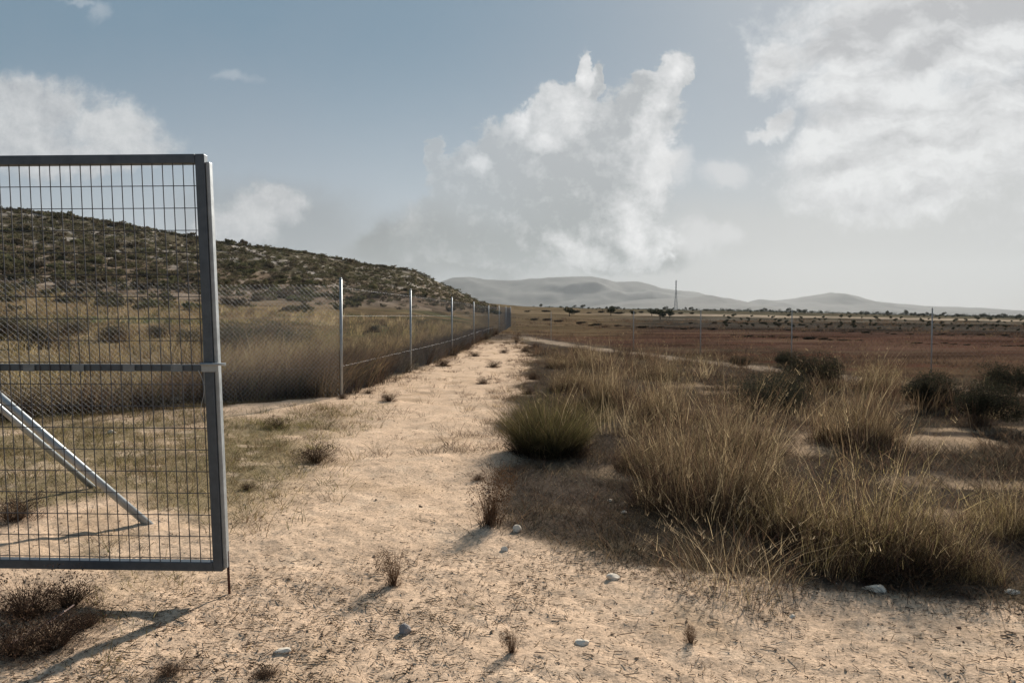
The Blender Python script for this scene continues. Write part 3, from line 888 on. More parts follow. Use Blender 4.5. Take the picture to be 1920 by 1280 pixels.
# --- stuff: masses of grass that nobody could count
def scatter_clumps(cx, cy, n_each, rad, h, pal, w, wind, lean, weights=None):
    """blades of many little tufts in one go (arrays: centre, radius, height per tuft)"""
    k = len(cx)
    idx = np.repeat(np.arange(k), n_each); n = len(idx)
    a = rng.uniform(0, 6.283, n); q = np.sqrt(rng.uniform(0, 1, n))
    bx = cx[idx] + np.cos(a) * q * rad[idx]; by = cy[idx] + np.sin(a) * q * rad[idx]
    bz = terrain(bx, by) - 0.02
    hh = h[idx] * rng.uniform(0.5, 1.0, n)
    le = lean[0] + (lean[1] - lean[0]) * rng.uniform(0, 1, n) * (0.4 + 0.6 * q)
    ld = a + rng.normal(0, 0.6, n)
    lx = np.cos(ld) * le + wind; ly = np.sin(ld) * le
    tint = palette(k, pal, weights, 0.25)[idx] * 0.6 + palette(n, pal, weights, 0.3) * 0.4
    ww = (w * (1 + np.hypot(bx, by) / 18)) * rng.uniform(0.6, 1.3, n)
    return blades(bx, by, bz, hh, ww, np.hypot(lx, ly), np.arctan2(ly, lx), tint, 3)


def left_grass():
    parts = []
    # tall reedy grass just behind the fence
    cy = np.concatenate([rng.uniform(6.5, 20, 560), rng.uniform(13, 60, 620)])
    off = np.concatenate([0.25 + rng.exponential(1.6, 560), 0.3 + rng.exponential(3.5, 620)])
    cx = fence_x(cy) - off
    keep = (cx > -0.80 * cy - 3)
    # behind the slanting part of the fence
    off = off[keep]
    cx, cy = cx[keep], cy[keep] + np.where(cy[keep] < 13.5, 0.5, 0)
    pn = fbm(cx / 2.6, cy / 2.6, 3, 201)
    kk = rng.uniform(0, 1, len(cx)) < 0.12 + 0.78 * sm(pn, -0.2, 0.12)
    cx, cy, pn, off = cx[kk], cy[kk], pn[kk], off[kk]
    hgt = np.interp(pn, [-0.4, 0.35], [0.3, 1.1]) * rng.uniform(0.7, 1.15, len(cx)) * np.interp(cy, [8, 14, 20, 30, 45], [1.1, 1.25, 0.95, 0.9, 0.85])
    dull = (off < 1.5) & (vnoise(cx / 1.7, cy / 1.7, 401) > -0.35)
    yel = STRAW + BROWN[:2] + [(0.36, 0.28, 0.13), (0.30, 0.225, 0.10), (0.28, 0.20, 0.10), (0.10, 0.092, 0.042)]
    for w_, pal in ((dull, BROWN + THATCH[:2] + STRAW[:2] + [(0.10, 0.088, 0.04), (0.075, 0.07, 0.034)]), (~dull, yel)):
        k = w_
        parts.append(scatter_clumps(cx[k], cy[k], 46, rng.uniform(0.15, 0.45, k.sum()), hgt[k] * (0.85 if pal is not yel else 1.0), pal, 0.0055, 0.24, (0.05, 0.9)))
    # low brown growth at the foot of the fence
    cy = rng.uniform(7, 55, 520); cx = fence_x(cy) - rng.uniform(-0.05, 1.4, 520)
    parts.append(scatter_clumps(cx, cy + 0.35, 60, rng.uniform(0.15, 0.35, 520), rng.uniform(0.22, 0.8, 520), BROWN[:1] + THATCH + THATCH + GREYG[:2], 0.006, 0.1, (0.2, 1.0)))
    # open grassland up to the hill
    n = 1500
    cy = rng.uniform(18, 80, n); cx = fence_x(cy) - rng.uniform(3, 60, n)
    k = cx > -0.8 * cy - 4
    parts.append(scatter_clumps(cx[k], cy[k], 26, rng.uniform(0.2, 0.7, k.sum()), rng.uniform(0.35, 0.9, k.sum()), STRAW + [(0.36, 0.27, 0.12), (0.12, 0.12, 0.05)], 0.007, 0.2, (0.1, 0.7)))
    o = link('tall_grass', mesh_np('tall_grass', *join(parts)), M_GRASS)
    tag(o, 'tall dry grass growing behind the chain link fence on the left', 'grass', kind='stuff')


def low_grass():
    parts = []
    # thatch and short dead grass under and between the clumps on the right
    n = 17000
    cx = rng.uniform(-0.5, 13, n); cy = 3.4 + 30 * rng.uniform(0, 1, n) ** 2.2
    m = masks(cx, cy)
    dens = (1 - m['path']) * sm(cy + 0.33 * np.clip(cx, -1, 4) + 0.4 * m['n1'], 4.3, 4.75) * (1 - m['track']) * (1 - 0.93 * m['patch']) * (1 - 0.7 * m['field']) * sm(m['n1'] + 0.6 * m['n2'], -0.7, -0.1)
    k = (rng.uniform(0, 1, n) < dens) & (np.abs(cx) < 0.75 * cy + 2.4)
    cx, cy = cx[k], cy[k]
    parts.append(scatter_clumps(cx, cy, 20, rng.uniform(0.08, 0.25, len(cx)), rng.uniform(0.05, 0.24, len(cx)), BROWN + THATCH + GREYG + STRAW[:1], 0.0036, 0.0, (0.5, 2.2)))
    # low dark scrub between the clumps further right
    n = 2300
    cx = rng.uniform(1.6, 12, n); cy = 5.2 + 13 * rng.uniform(0, 1, n) ** 1.2
    m = masks(cx, cy)
    k = (rng.uniform(0, 1, n) < (1 - 0.97 * m['patch']) * (1 - m['track']) * sm(m['n1'] - 0.3 * m['n2'], -0.3, 0.15)) & (cx > 0.26 * cy) & (cx < 0.75 * cy + 2.4) & (track_d(cx, cy) < 1.5)
    cx, cy = cx[k], cy[k]
    parts.append(scatter_clumps(cx, cy, 34, rng.uniform(0.10, 0.30, len(cx)), rng.uniform(0.10, 0.34, len(cx)), THATCH + GREYG + BROWN, 0.0042, 0.0, (0.3, 1.6)))
    # mid height filler in the middle distance
    n = 420
    cx = rng.uniform(0.6, 8, n); cy = 8 + 26 * rng.uniform(0, 1, n) ** 1.3
    m = masks(cx, cy)
    k = (rng.uniform(0, 1, n) < (1 - m['path']) * (1 - m['track']) * (1 - 0.95 * m['field']) * (1 - 0.9 * m['patch']) * sm(m['n2'], -0.25, 0.25)) & (track_d(cx, cy) < -0.6)
    cx, cy = cx[k], cy[k]
    parts.append(scatter_clumps(cx, cy, 46, rng.uniform(0.1, 0.35, len(cx)), rng.uniform(0.3, 0.75, len(cx)), STRAW + BROWN + THATCH, 0.005, 0.05, (0.1, 0.8)))
    o = link('dead_grass', mesh_np('dead_grass', *join(parts)), M_GRASS)
    tag(o, 'short dead grass and thatch between the clumps right of the path', 'grass', kind='stuff')
    # thin green-brown cover in front of the fence on the left, and stray tufts on the sand
    parts = []
    n = 5200
    cy = 3.0 + 9.5 * rng.uniform(0, 1, n) ** 1.2; cx = rng.uniform(-9, -1.2, n)
    m = masks(cx, cy)
    d = sm(-cx + 0.9 * m['n2'] + 0.02 * (cy - 5), 1.6, 2.9) * sm(m['n1'] + 0.3 * m['n3'], -0.42, 0.12) * sm(cx - m['fx'], -0.3, 0.1)
    k = (rng.uniform(0, 1, n) < d * 0.85) & (cx > -0.75 * cy - 1.6)
    cx, cy = cx[k], cy[k]
    parts.append(scatter_clumps(cx, cy, 20, rng.uniform(0.06, 0.22, len(cx)), rng.uniform(0.04, 0.20, len(cx)), OLIVE + STRAW[:3] + BROWN[:2] + [(0.05, 0.066, 0.03), (0.26, 0.215, 0.085)], 0.0036, 0.03, (0.4, 1.8)))
    n = 3200
    cy = 2.6 + 12 * rng.uniform(0, 1, n) ** 1.7; cx = rng.uniform(-3.4, 6.5, n)
    k = (np.abs(cx) < 0.75 * cy + 2.0)
    m = masks(cx, cy)
    k &= rng.uniform(0, 1, n) < (0.06 + 0.94 * sm(m['n1'] + 0.4 * m['n3'], 0.0, 0.35)) * (0.18 + 0.82 * np.maximum(1 - sm(cy, 4.3, 6.0), 1 - sm(np.abs(m['path'] - 0.5), 0.2, 0.5)))
    cx, cy = cx[k], cy[k]
    parts.append(scatter_clumps(cx, cy, 12, rng.uniform(0.02, 0.10, len(cx)), rng.uniform(0.02, 0.09, len(cx)), OLIVE[:3] + STRAW[:2] + BROWN + THATCH[:2], 0.0028, 0.0, (0.5, 2.2)))
    n = 900
    cy = 8 + 36 * rng.uniform(0, 1, n) ** 1.4
    side = rng.uniform(0, 1, n) < 0.5
    cx = np.where(side, fence_x(cy) + rng.exponential(0.35, n), np.interp(cy, [8, 14, 20, 30, 45], [-0.15, 0.15, 0.5, 0.8, 0.6]) - rng.exponential(0.45, n))
    parts.append(scatter_clumps(cx, cy, 22, rng.uniform(0.05, 0.22, n), rng.uniform(0.04, 0.20, n), STRAW + BROWN + THATCH, 0.0036, 0.0, (0.4, 1.9)))
    o = link('short_grass', mesh_np('short_grass', *join(parts)), M_GRASS)
    tag(o, 'thin short grass on the sand around the gate', 'grass', kind='stuff')


def field_weeds():
    n = 2600
    cy = 22 + 130 * rng.uniform(0, 1, n) ** 1.7; cx = rng.uniform(-0.02, 0.72, n) * cy
    m = masks(cx, cy)
    k = (m['field'] > 0.4) | (cy > 45)
    k &= (rng.uniform(0, 1, n) < 0.25 + 0.75 * sm(fbm(cx / 9, cy / 4, 4, 301), -0.05, 0.25)) & (m['hill'] < 0.5) & (m['path'] < 0.5)
    cx, cy = cx[k], cy[k]
    parts = [scatter_clumps(cx, cy, 16, rng.uniform(0.12, 0.5, len(cx)) * (1 + cy / 60), rng.uniform(0.06, 0.30, len(cx)) * (1 + cy / 120), BROWN + THATCH + STRAW[:2] + [(0.10, 0.055, 0.038)], 0.006, 0.0, (0.3, 1.5))]
    tag(link('field_weeds', mesh_np('field_weeds', *join(parts)), M_GRASS), 'low dead weeds scattered over the red brown field', 'weeds', kind='stuff')


def litter():
    # straw bits and dark twigs lying on the ground
    n = 150000
    y = 2.3 + 11 * rng.uniform(0, 1, n) ** 2.3; x = rng.uniform(-1, 1, n) * (0.74 * y + 2.6)
    m = masks(x, y)
    d = 0.10 + 0.95 * sm(m['n1'] + 0.5 * m['n3'], -0.05, 0.35) * (1 - 0.8 * m['path'] * sm(y, 4.6, 5.6)) + 0.12 * (1 - sm(y, 3.6, 4.8))
    k = rng.uniform(0, 1, n) < d
    x, y = x[k], y[k]; n = len(x)
    z = terrain(x, y) + 0.004
    ln = rng.gamma(1.5, 0.011, n) + 0.005; w = rng.uniform(0.0012, 0.0036, n)
    a = rng.uniform(0, 6.28, n)
    dx, dy = np.cos(a) * ln * 0.5, np.sin(a) * ln * 0.5
    ex, ey = -np.sin(a) * w * 0.5, np.cos(a) * w * 0.5
    tilt = rng.normal(0, 0.12, n) * ln; hgt = w * 0.9
    # triangular prism twigs
    def pt(sx, oy, zz):
        return np.stack([x + sx * dx + oy * ex, y + sx * dy + oy * ey, z + zz + sx * tilt * 0.5 + np.abs(tilt) * 0.5], 1)
    vs = np.stack([pt(-1, -1, 0), pt(-1, 1, 0), pt(-1, 0, hgt), pt(1, -1, 0), pt(1, 1, 0), pt(1, 0, hgt)], 1).reshape(-1, 3)
    b = (np.arange(n) * 6)[:, None]
    f = np.concatenate([b + np.array([[0, 3, 5, 2]]), b + np.array([[1, 2, 5, 4]])])
    c = np.repeat(palette(n, BROWN + [(0.06, 0.045, 0.035), (0.30, 0.21, 0.12), (0.20, 0.14, 0.08), (0.36, 0.26, 0.16)]), 6, axis=0)
    o = link('litter', mesh_np('litter', vs, f, c), M_LITTER)
    tag(o, 'scattered dark twigs and straw lying on the sandy ground', 'litter', kind='stuff')
    # gravel
    n = 15000
    y = 2.0 + 16 * rng.uniform(0, 1, n) ** 2.0; x = rng.uniform(-1, 1, n) * (0.74 * y + 2.6)
    z = terrain(x, y)
    s = 0.002 + rng.gamma(1.3, 0.0021, n)
    base = np.array([(1, 0, 0), (-1, 0, 0), (0, 1, 0), (0, -1, 0), (0, 0, 1), (0, 0, -1), ], float)
    tri = np.array([(0, 2, 4), (2, 1, 4), (1, 3, 4), (3, 0, 4), (2, 0, 5), (1, 2, 5), (3, 1, 5), (0, 3, 5)])
    vs = base[None] * rng.uniform(0.6, 1.25, (n, 6, 1)) + rng.normal(0, 0.14, (n, 6, 3))
    ang = rng.uniform(0, 6.28, n)[:, None]
    vx = vs[..., 0] * np.cos(ang) - vs[..., 1] * np.sin(ang); vy = vs[..., 0] * np.sin(ang) + vs[..., 1] * np.cos(ang)
    vs = np.stack([vx, vy, vs[..., 2] * 0.65], -1) * s[:, None, None] + np.stack([x, y, z + s * 0.25], 1)[:, None, :]
    f = (np.arange(n)[:, None, None] * 6 + tri[None]).reshape(-1, 3)
    c = np.repeat(palette(n, [(0.50, 0.36, 0.24), (0.50, 0.36, 0.24), (0.46, 0.33, 0.22), (0.42, 0.30, 0.20), (0.58, 0.47, 0.36), (0.22, 0.15, 0.10)]), 6, axis=0)
    o = link('gravel', mesh_np('gravel', vs.reshape(-1, 3), f, c), M_LITTER)
    tag(o, 'small pale pebbles strewn over the sand', 'gravel', kind='stuff')


left_grass()
low_grass()
field_weeds()
litter()


# --- single stones that stand out
def stone(px, py, sx, sy, sz, mat, label, rot=0.0, flat=1.0, group='pale stones on the ground'):
    sx, sy, sz = sx * 0.82, sy * 0.82, sz * 0.9
    import bmesh
    bm = bmesh.new(); bmesh.ops.create_icosphere(bm, subdivisions=3, radius=1)
    sd = random.randint(0, 999)
    dirs = [np.array([random.gauss(0, 1) for _ in range(3)]) for _ in range(9)]
    dirs = [d / np.linalg.norm(d) for d in dirs]; cut = [random.uniform(0.55, 0.85) for _ in dirs]
    for vt in bm.verts:
        p = np.array(vt.co)
        for d, q in zip(dirs, cut):
            k = p @ d
            if k > q: p = p - d * (k - q) * 0.9
        p += 0.03 * np.array([random.gauss(0, 1) for _ in range(3)])
        vt.co = (p[0] * sx, p[1] * sy, p[2] * sz)
    me = bpy.data.meshes.new('stone'); bm.to_mesh(me); bm.free()
    o = link('stone', me, mat)
    x, y = G(px, py)
    o.location = (x, y, hz(x, y) + sz * 0.2); o.rotation_euler = (0, random.uniform(-0.15, 0.15), rot)
    return tag(o, label, 'stone', group)


stone(968, 1004, 0.046, 0.04, 0.040, M_STONE, 'pale pointed stone at the edge of the dark thatch, right of the reddish weed', 0.4)
stone(946, 1041, 0.032, 0.028, 0.026, M_STONE, 'smaller pale stone just below the pointed one')
stone(1152, 1098, 0.050, 0.035, 0.028, M_STONE, 'rounded pinkish stone on the sand below the thatch', 0.2)
stone(1648, 1110, 0.085, 0.045, 0.034, M_STONE, 'flat white stone in the shade in front of the broad yellowish clump', -0.5)
stone(1145, 940, 0.034, 0.03, 0.020, M_STONE, 'little white stone lying in the thatch behind, left of two')
stone(1172, 964, 0.030, 0.026, 0.018, M_STONE, 'little white stone lying in the thatch in front, right of two')
stone(1093, 1222, 0.040, 0.032, 0.018, M_STONE, 'flat pinkish stone in the foreground right of centre')
stone(525, 1226, 0.055, 0.03, 0.014, M_STONE, 'flat pale stone in the foreground left of centre')
stone(1910, 1118, 0.06, 0.03, 0.02, M_STONE, 'pale stone by the right edge below the shade')
stone(1492, 1160, 0.025, 0.02, 0.016, M_STONE, 'tiny white stone in the right foreground')
stone(756, 1192, 0.038, 0.034, 0.040, M_STONE2, 'grey stone with a dark top alone in the foreground')
stone(330, 752, 0.14, 0.10, 0.08, M_STONE, 'white stone behind the gate at the foot of the tall grass', 0.3)
stone(455, 742, 0.14, 0.10, 0.07, M_STONE, 'whitish stone at the foot of the fence right of the gate', 0.8)
stone(475, 738, 0.10, 0.10, 0.07, M_STONE, 'second whitish stone at the foot of the fence', 1.8)
stone(205, 812, 0.07, 0.05, 0.05, M_STONE, 'white stone in the thin grass behind the gate mesh', 0.1)

g = Geo()
pts = [G(-10, 1232), G(40, 1208), G(85, 1186), G(128, 1164)]
prev = None
for i, (x, y) in enumerate(pts):
    p = (x, y, hz(x, y) + 0.03 + 0.012 * i)
    if prev: g.tube(prev, p, 0.007 - 0.001 * i, 6)
    prev = p
x, y = G(62, 1196); g.tube((x, y, hz(x, y) + 0.05), (x + 0.10, y + 0.03, hz(x, y) + 0.11), 0.004, 5)
tag(g.build('stick', M_STICK), 'bleached pinkish stick lying on the dark dead weed at bottom left', 'stick')


# ------------------------------------------------------------------ the gate
def build_gate():
    t = empty('metal_gate', (-4.55, 4.10, 0))
    X0, Y0 = -4.55, 4.10
    x1, y1 = -1.585, 3.98
    Z0, Z1 = 0.125, 2.345
    def at(s, dy, z):
        """s along the gate from hinge to free end (metres), dy across, racked a little towards the hinge at the top"""
        k = s / 2.967
        return (s * (x1 - X0) / 2.967 - 0.030 * (z - 1.2), s * (y1 - Y0) / 2.967 + dy, z)
    W = 2.967; a = 0.025
    fr = Geo(); fr.box(W - 0.050, W, -a, a, Z0, Z1, at); fr.build('free_stile', M_GALV, t, 0.004)
    fr = Geo(); fr.box(0, 0.050, -a, a, Z0, Z1, at); fr.build('hinge_stile', M_GALV, t, 0.004)
    for nm, z in (('top_rail', Z1 - 0.050), ('bottom_rail', Z0)):
        fr = Geo(); fr.box(0.0515, W - 0.0515, -a + 0.001, a - 0.001, z, z + 0.050, at); fr.build(nm, M_GALV, t, 0.004)
    zm = 1.5 - (689 - HOR) / F * 4.0
    fr = Geo(); fr.box(0.0515, W - 0.0515, -0.017, 0.017, zm - 0.018, zm + 0.018, at); fr.build('middle_rail', M_GALV, t, 0.003)
    # stop profile along the free stile, its paler steel painting the stile's sunlit side
    fr = Geo(); fr.box(W + 0.001, W + 0.022, -0.012, 0.030, Z0 + 0.015, Z1 - 0.04, at); fr.build('lit_stop_bar', M_GALV2, t, 0.003)
    # welded mesh
    ms = Geo()
    s = 0.075
    while s < W - 0.06:
        ms.tube(at(s, -0.019, Z0 + 0.03), at(s, -0.019, Z1 - 0.03), 0.0026, 6, False); s += 0.0555
    z = Z1 - 0.05 - 0.117
    while z > Z0 + 0.07:
        ms.tube(at(0.03, -0.0225, z), at(W - 0.03, -0.0225, z), 0.0024, 6, False); z -= 0.1165
    ms.build('mesh_panel', M_WIRE, t, smooth=True)
    for px in (55, 150, 247, 338):
        s_ = ((px - 960) / F * 4.0 - X0)
        c = Geo(); c.box(s_ - 0.035, s_ + 0.028, -0.0265, -0.0255, zm - 0.019, zm + 0.017, at); c.build('clip', M_CLIP, t)
    # latch: plate, catch and drop bolt
    g = Geo(); g.box(W - 0.062, W + 0.030, -0.034, -0.0265, zm - 0.02, zm + 0.026, at); lp = g.build('latch_plate', M_GALV2, t, 0.002)
    g = Geo(); g.tube(at(W - 0.06, -0.045, zm + 0.022), at(W + 0.075, -0.045, zm + 0.022), 0.007, 8); g.build('latch_bar', M_GALV2, lp, smooth=True)
    g = Geo(); g.tube(at(W + 0.018, 0.014, -0.06), at(W + 0.018, 0.014, Z0 + 0.10), 0.0075, 8); g.build('drop_bolt', M_RUST, t, smooth=True)
    # loose tie wire hanging from the latch
    g = Geo(); prev = None
    for k in range(12):
        q = k / 11
        p = at(W - 0.075 + 0.03 * math.sin(q * 5) + 0.05 * q * q, -0.04 - 0.02 * math.sin(q * 3), zm - 0.01 - 0.27 * q)
        if prev is not None: g.tube(prev, p, 0.0016, 5, False)
        prev = p
    g.build('tie_wire', M_GALV2, t, smooth=True)
    for z in (0.45, 1.2, 2.0):
        g = Geo(); g.tube(at(-0.035, 0, z - 0.05), at(-0.035, 0, z + 0.05), 0.018, 10); g.build('hinge', M_GALV2, t, smooth=True)
    tag(t, 'open galvanised metal gate with welded rectangular mesh at the left', 'gate')
    # the post it hangs on (outside the frame)
    g = Geo(); g.tube((X0 - 0.10, Y0, -0.3), (X0 - 0.10, Y0, 2.45), 0.04, 14)
    tag(g.build('gate_post', M_GALV2, smooth=True), 'galvanised post carrying the open gate', 'post')


build_gate()


def build_corner():
    t = empty('braced_post', (-4.75, 5.55, 0))
    g = Geo(); g.tube((0, 0, -0.3), (0, 0, 2.1), 0.03, 12); g.build('post', M_GALV2, t, smooth=True)
    x, y = G(277, 988)
    g = Geo(); g.tube((0.02, -0.02, 1.71), (x + 4.75, y - 5.55, hz(x, y) - 0.02), 0.027, 14); g.build('strut', M_GALV2, t, smooth=True)
    x, y = G(172, 918)
    g = Geo(); g.tube((-0.02, 0.03, 1.615), (x + 4.75, y - 5.55, hz(x, y) - 0.02), 0.024, 14); g.build('strut', M_GALV2, t, smooth=True)
    tag(t, 'steel corner post with two slanting tube struts behind the gate mesh', 'post')


build_corner()


# ------------------------------------------------------------------ chain link fences
def fence(name, pts, H, label, posts, mesh_pitch, wires, r_post, wire_r=0.00135, coarse_from=25.0, skip_post=(), pm=M_GALV2):
    t = empty(name, (0, 0, 0)); t.location = (pts[0][0], pts[0][1], 0)
    ox, oy = pts[0]
    for i, (x, y) in enumerate(pts):
        if i in skip_post: continue
        z = hz(x, y)
        g = Geo(); g.tube((x - ox, y - oy, z - 0.3), (x - ox, y - oy, z + H + 0.10), r_post, 12)
        p = g.build('post', pm, t, smooth=True)
        g = Geo(); g.tube((x - ox, y - oy, z + H + 0.101), (x - ox, y - oy, z + H + 0.125), r_post * 1.12, 12, r2=r_post * 0.6); g.build('cap', pm, p, smooth=True)
    for i in range(len(pts) - 1):
        (xa, ya), (xb, yb) = pts[i], pts[i + 1]
        za, zb = hz(xa, ya), hz(xb, yb)
        ln = math.hypot(xb - xa, yb - ya)
        far = 0.5 * (math.hypot(xa, ya) + math.hypot(xb, yb))
        pitch = mesh_pitch * (1 if far < coarse_from else 2.0)
        wr = wire_r * (1 if far < coarse_from else 1.6)
        m = Geo()
        def P3(s, h):
            k = s / ln
            return (xa + (xb - xa) * k - ox, ya + (yb - ya) * k - oy, za + (zb - za) * k + h)
        h0, h1 = 0.03, H
        hh = h1 - h0
        s = -hh
        while s < ln:
            for sg in (1, -1):
                # wire climbing to the right (sg=1) or to the left
                s0, s1 = (s, s + hh)
                lo = max(0.0, -s0 / hh); hi = min(1.0, (ln - s0) / hh)
                if hi > lo + 0.01:
                    aS, bS = s0 + hh * lo, s0 + hh * hi
                    if sg == 1: m.tube(P3(aS, h0 + hh * lo), P3(bS, h0 + hh * hi), wr, 3, False)
                    else: m.tube(P3(aS, h1 - hh * lo), P3(bS, h1 - hh * hi), wr, 3, False)
            s += pitch * 1.414
        m.build('mesh_panel', M_LINK, t)
    for hw in wires:
        g = Geo()
        for i in range(len(pts) - 1):
            (xa, ya), (xb, yb) = pts[i], pts[i + 1]
            g.tube((xa - ox, ya - oy, hz(xa, ya) + hw), (xb - ox, yb - oy, hz(xb, yb) + hw), 0.0010, 4, False)
        g.build('tension_wire', M_LINK, t)
    tag(t, label, 'fence')


fence('chain_link_fence', FENCE_L, 2.03, 'tall chain link fence on galvanised posts along the left side of the path', None, 0.055, (0.55, 1.46, 1.97), 0.026, skip_post=(2,))
fence('chain_link_fence', FENCE_R, 1.55, 'low chain link fence on thin posts along the red field on the right', None, 0.09, (1.54,), 0.016, 0.0006, 60.0, skip_post=(0, 1), pm=M_POST)


# ------------------------------------------------------------------ hill scrub, far trees, pylon, building
def ray_ground(px, py, rmin=30, rmax=690):
    """first ground point seen along a photo direction"""
    dx, dz = (px - 960) / F, (HOR - py) / F
    s = np.geomspace(rmin, rmax, 700)
    d = terrain(dx * s, s) - (CAM_H + dz * s)
    k = np.argmax(d > 0)
    return (dx * s[k], s[k]) if d[k] > 0 else None


HBUSH = 'dark bushes on the hillside'
def hill_bush_protos():
    out = []
    for k in range(5):
        pal = [[(0.14, 0.122, 0.066), (0.17, 0.146, 0.08)], [(0.095, 0.084, 0.05), (0.12, 0.105, 0.06)], [(0.17, 0.135, 0.086), (0.19, 0.15, 0.096)], [(0.13, 0.124, 0.064), (0.165, 0.15, 0.08)], [(0.135, 0.105, 0.070), (0.10, 0.08, 0.056)]][k]
        out.append(mesh_np('hill_bush', *shrub_geo(150, 0.8, 0.62, pal, 0.17, 0, 6)))
        out[-1].materials.append(M_LEAF)
    return out


def hillside():
    protos = hill_bush_protos()
    cand = []
    n = 4800
    xs = rng.uniform(-60, 930, n)
    top = np.interp(xs, RPX, RPY)
    for x, ytop in zip(xs, top):
        span = max(6.0, 585 - ytop)
        if rng.uniform() < 0.16: fr = 1.0 + rng.uniform(-0.02, 0.0)
        else: fr = rng.beta(2.3, 1.2)
        if fr < 0.30 and rng.uniform() < 0.45: continue
        p = ray_ground(x, HOR - fr * (HOR - ytop) + 0.5, 45)
        if p is None or math.hypot(*p) > 400: continue
        s = rng.gamma(4, 0.16) + 0.35
        cand.append((s / p[1], p[0], p[1], s))
    cand.sort(reverse=True)
    for i, (_, x, y, s) in enumerate(cand[:290]):
        o = bpy.data.objects.new('hill_bush', protos[i % 5]); COL.objects.link(o)
        o.location = (x, y, hz(x, y) - 0.05 * s); o.scale = (s, s, s * rng.uniform(0.7, 1.05)); o.rotation_euler = (0, 0, rng.uniform(0, 6.28))
        tag(o, 'dark green bush growing on the stony hillside behind the fence', 'bush', HBUSH)
    rest = cand[290:]
    # the rest as one mass
    src = []
    for me in protos:
        v_ = np.empty(len(me.vertices) * 3, np.float32); me.vertices.foreach_get('co', v_); v_ = v_.reshape(-1, 3)
        c_ = np.empty(len(me.vertices) * 4, np.float32); me.attributes['tint'].data.foreach_get('color', c_)
        src.append((v_, c_.reshape(-1, 4)[:, :3]))
    parts = []
    zz = terrain(np.array([r_[1] for r_ in rest]), np.array([r_[2] for r_ in rest]))
    for i, (_, x, y, s) in enumerate(rest):
        v_, c_ = src[i % 5]
        nv = len(v_) // 4
        keep = 60 * 4
        o_ = rng.integers(0, nv - 60) * 4
        v2 = v_[o_:o_ + keep]; a = rng.uniform(0, 6.28)
        p = np.stack([v2[:, 0] * math.cos(a) - v2[:, 1] * math.sin(a), v2[:, 0] * math.sin(a) + v2[:, 1] * math.cos(a), v2[:, 2]], 1) * s * 0.9 + np.array([x, y, zz[i] - 0.1])
        parts.append((p, np.arange(keep).reshape(-1, 4), c_[o_:o_ + keep]))
    tag(link('scrub', mesh_np('scrub', *join(parts)), M_LEAF), 'low dark scrub covering the upper hillside', 'scrub', kind='stuff')


hillside()


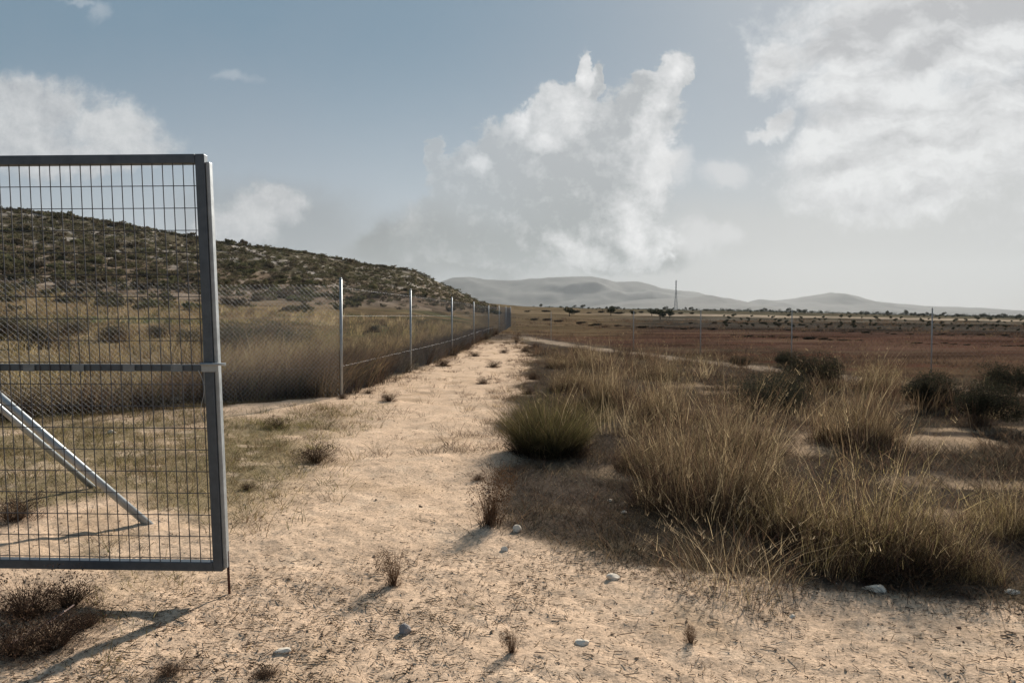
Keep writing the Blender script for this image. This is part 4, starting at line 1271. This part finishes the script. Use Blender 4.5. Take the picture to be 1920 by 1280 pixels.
def far_trees():
    trees = []
    def crown_geo(n, rx, rz):
        return shrub_geo(n, rx, rz, [(0.035, 0.042, 0.022), (0.05, 0.055, 0.028), (0.028, 0.03, 0.02)], 0.26, 0, 8)
    def proto(name):
        t = empty(name)
        g = Geo(); g.tube((0, 0, -0.3), (0.1, 0.05, 1.3), 0.20, 7, r2=0.12); g.tube((0.1, 0.05, 1.25), (0.7, 0.3, 2.4), 0.10, 6, r2=0.05); g.tube((0.1, 0.05, 1.25), (-0.6, -0.2, 2.3), 0.10, 6, r2=0.05)
        g.build('trunk', M_BARK, t)
        vs, f, c = crown_geo(620, 2.0, 2.9); vs[:, 2] += 0.75
        link('crown', mesh_np('crown', vs, f, c), M_LEAF, t)
        return t
    p1 = proto('olive_tree')
    used = [False]
    def put(px, py, size, label, group=None, dist=None):
        if dist is None:
            p = ray_ground(px, py, 60, 690)
            if p is None:
                d = 640; p = ((px - 960) / F * d, d)
        else: p = ((px - 960) / F * dist, dist)
        if used[0]: o = copy_tree(p1)
        else: o = p1; used[0] = True
        o.location = (p[0], p[1], hz(*p) - 0.1)
        s = size / F * p[1] / 3.6
        o.scale = (s * random.uniform(1.0, 1.4), s, s); o.rotation_euler = (0, 0, random.uniform(0, 6.28))
        tag(o, label, 'tree', group)
        return o
    put(1068, 593, 17, 'dark round tree standing alone on the plain, left of the pylon')
    put(1145, 592, 17, 'dark tree between the lone round tree and the pylon', )
    put(1238, 599, 20, 'largest dark tree at the foot of the pylon')
    put(1222, 592, 13, 'dark tree touching the largest one on its left')
    put(1256, 596, 16, 'dark tree touching the largest one on its right')
    put(1185, 592, 11, 'low dark tree left of the trees at the pylon')
    grp = 'small trees along the horizon of the plain'
    for k in range(165):
        px = 985 + 950 * random.random() ** 0.75
        top = float(np.interp(px, RPX, RPY))
        put(px, top + random.uniform(-0.5, 3.0), random.choice((3, 3.5, 4, 5, 6, 8.5)) * random.uniform(0.7, 1.1), 'small dark tree in the treeline along the horizon of the plain', grp)
    # low dark bushes along the field edges
    grp = 'low dark bushes along the edges of the far fields'
    pm_ = mesh_np('plain_bush', *shrub_geo(420, 1.0, 0.8, [(0.040, 0.036, 0.024), (0.055, 0.048, 0.032), (0.03, 0.027, 0.02)], 0.16, 0, 9)); pm_.materials.append(M_LEAF)
    rows = [((1110, 611), (1330, 618), 16, 5), ((1290, 607), (1600, 610), 18, 4.5), ((1380, 630), (1920, 650), 34, 5.5), ((1450, 619), (1920, 632), 26, 4.5), ((990, 585), (1300, 590), 14, 6), ((1010, 600), (1100, 608), 5, 6)]
    for (ax, ay), (bx_, by_), n, size in rows:
        for k in range(n):
            q = (k + random.uniform(-0.45, 0.45)) / max(1, n - 1)
            px, py = ax + (bx_ - ax) * q, ay + (by_ - ay) * q + random.uniform(-1.5, 1.5)
            p = ray_ground(px, py, 25, 690)
            if p is None: continue
            s = size / F * p[1] * random.uniform(0.6, 1.5)
            o = bpy.data.objects.new('plain_bush', pm_); COL.objects.link(o)
            o.location = (p[0], p[1], hz(*p) - 0.05); o.scale = (s * random.uniform(0.9, 2.0), s, s * random.uniform(0.55, 1.0)); o.rotation_euler = (0, 0, random.uniform(-0.3, 0.3))
            tag(o, 'low dark bush on the edge of a field on the far plain', 'bush', grp)
    # the belt of trees behind them, read as one mass
    n = 1300
    px = 960 + 1500 * rng.uniform(0, 1, n) ** 0.85; d = rng.uniform(640, 760, n)
    x = (px - 960) / F * d; z = terrain(x, d)
    vs, f, c = crown_geo(90, 2.2, 2.4)
    parts = []
    for k in range(n):
        sx = rng.uniform(0.7, 1.5); szz = rng.uniform(0.3, 1.2) * (0.8 + 0.5 * (px[k] > 1350)) * rng.choice([0.5, 1.0])
        parts.append((vs * np.array([sx, sx, szz]) + np.array([x[k], d[k], z[k] - 0.4]), f, c))
    tag(link('treeline', mesh_np('treeline', *join(parts)), M_LEAF), 'low dark belt of bushes and trees along the far edge of the plain', 'trees', kind='stuff')
    # orchard rows on the right
    grp = 'small orchard trees in rows on the plain'
    for row in range(5):
        yy_ = 595.5 + row * 4.4
        for k in range(24):
            px = 1360 + k * 24 + random.uniform(-9, 9)
            put(px, yy_ + (px - 1440) * 0.014 + random.uniform(-1.5, 1.5), random.uniform(3.5, 7.5), 'small dark orchard tree on the plain beyond the red field', grp)


far_trees()


def pylon():
    p = ((1267 - 960) / F * 610, 610.0)
    t = empty('electricity_pylon', (p[0], p[1], hz(*p)))
    H = 24.5
    tw = Geo()
    def half(z): return 1.25 - 0.95 * min(1, z / (H * 0.72)) if z < H * 0.72 else 0.30
    lv = [0, 3, 6, 9, 12, 15, 17.6, 20, 22, H]
    for k in range(len(lv) - 1):
        a, b = half(lv[k]), half(lv[k + 1])
        for sx in (-1, 1):
            for sy in (-1, 1):
                tw.tube((sx * a, sy * a, lv[k]), (sx * b, sy * b, lv[k + 1]), 0.09, 4, False)
            tw.tube((sx * a, -a, lv[k]), (sx * b, b, lv[k + 1]), 0.05, 4, False); tw.tube((sx * a, a, lv[k]), (sx * b, -b, lv[k + 1]), 0.05, 4, False)
            tw.tube((-a, sx * a, lv[k]), (b, sx * b, lv[k + 1]), 0.05, 4, False); tw.tube((a, sx * a, lv[k]), (-b, sx * b, lv[k + 1]), 0.05, 4, False)
    tw.build('lattice_tower', M_PYLON, t)
    for z in (18.5, 21.0, 23.4):
        g = Geo(); g.tube((-0.9, 0, z), (0.9, 0, z), 0.10, 4); g.build('cross_arm', M_PYLON, t)
    tag(t, 'thin grey lattice electricity pylon on the plain in front of the mountains', 'pylon')


pylon()


# ------------------------------------------------------------------ haze
def haze():
    g = Geo(); g.box(-9500, 9500, -2500, 9600, -60, 640)
    m, t, o = new_mat('haze')
    pv = t.nodes.new('ShaderNodeVolumePrincipled')
    pv.inputs['Color'].default_value = (0.72, 0.76, 0.78, 1)
    pv.inputs['Density'].default_value = 0.000055
    pv.inputs['Anisotropy'].default_value = 0.2
    t.links.new(pv.outputs[0], o.inputs['Volume'])
    ob = g.build('haze', m)
    tag(ob, 'thin pale haze over the plain and the mountains', 'haze', kind='stuff')


haze()
print('TOTAL objects', len(bpy.data.objects))
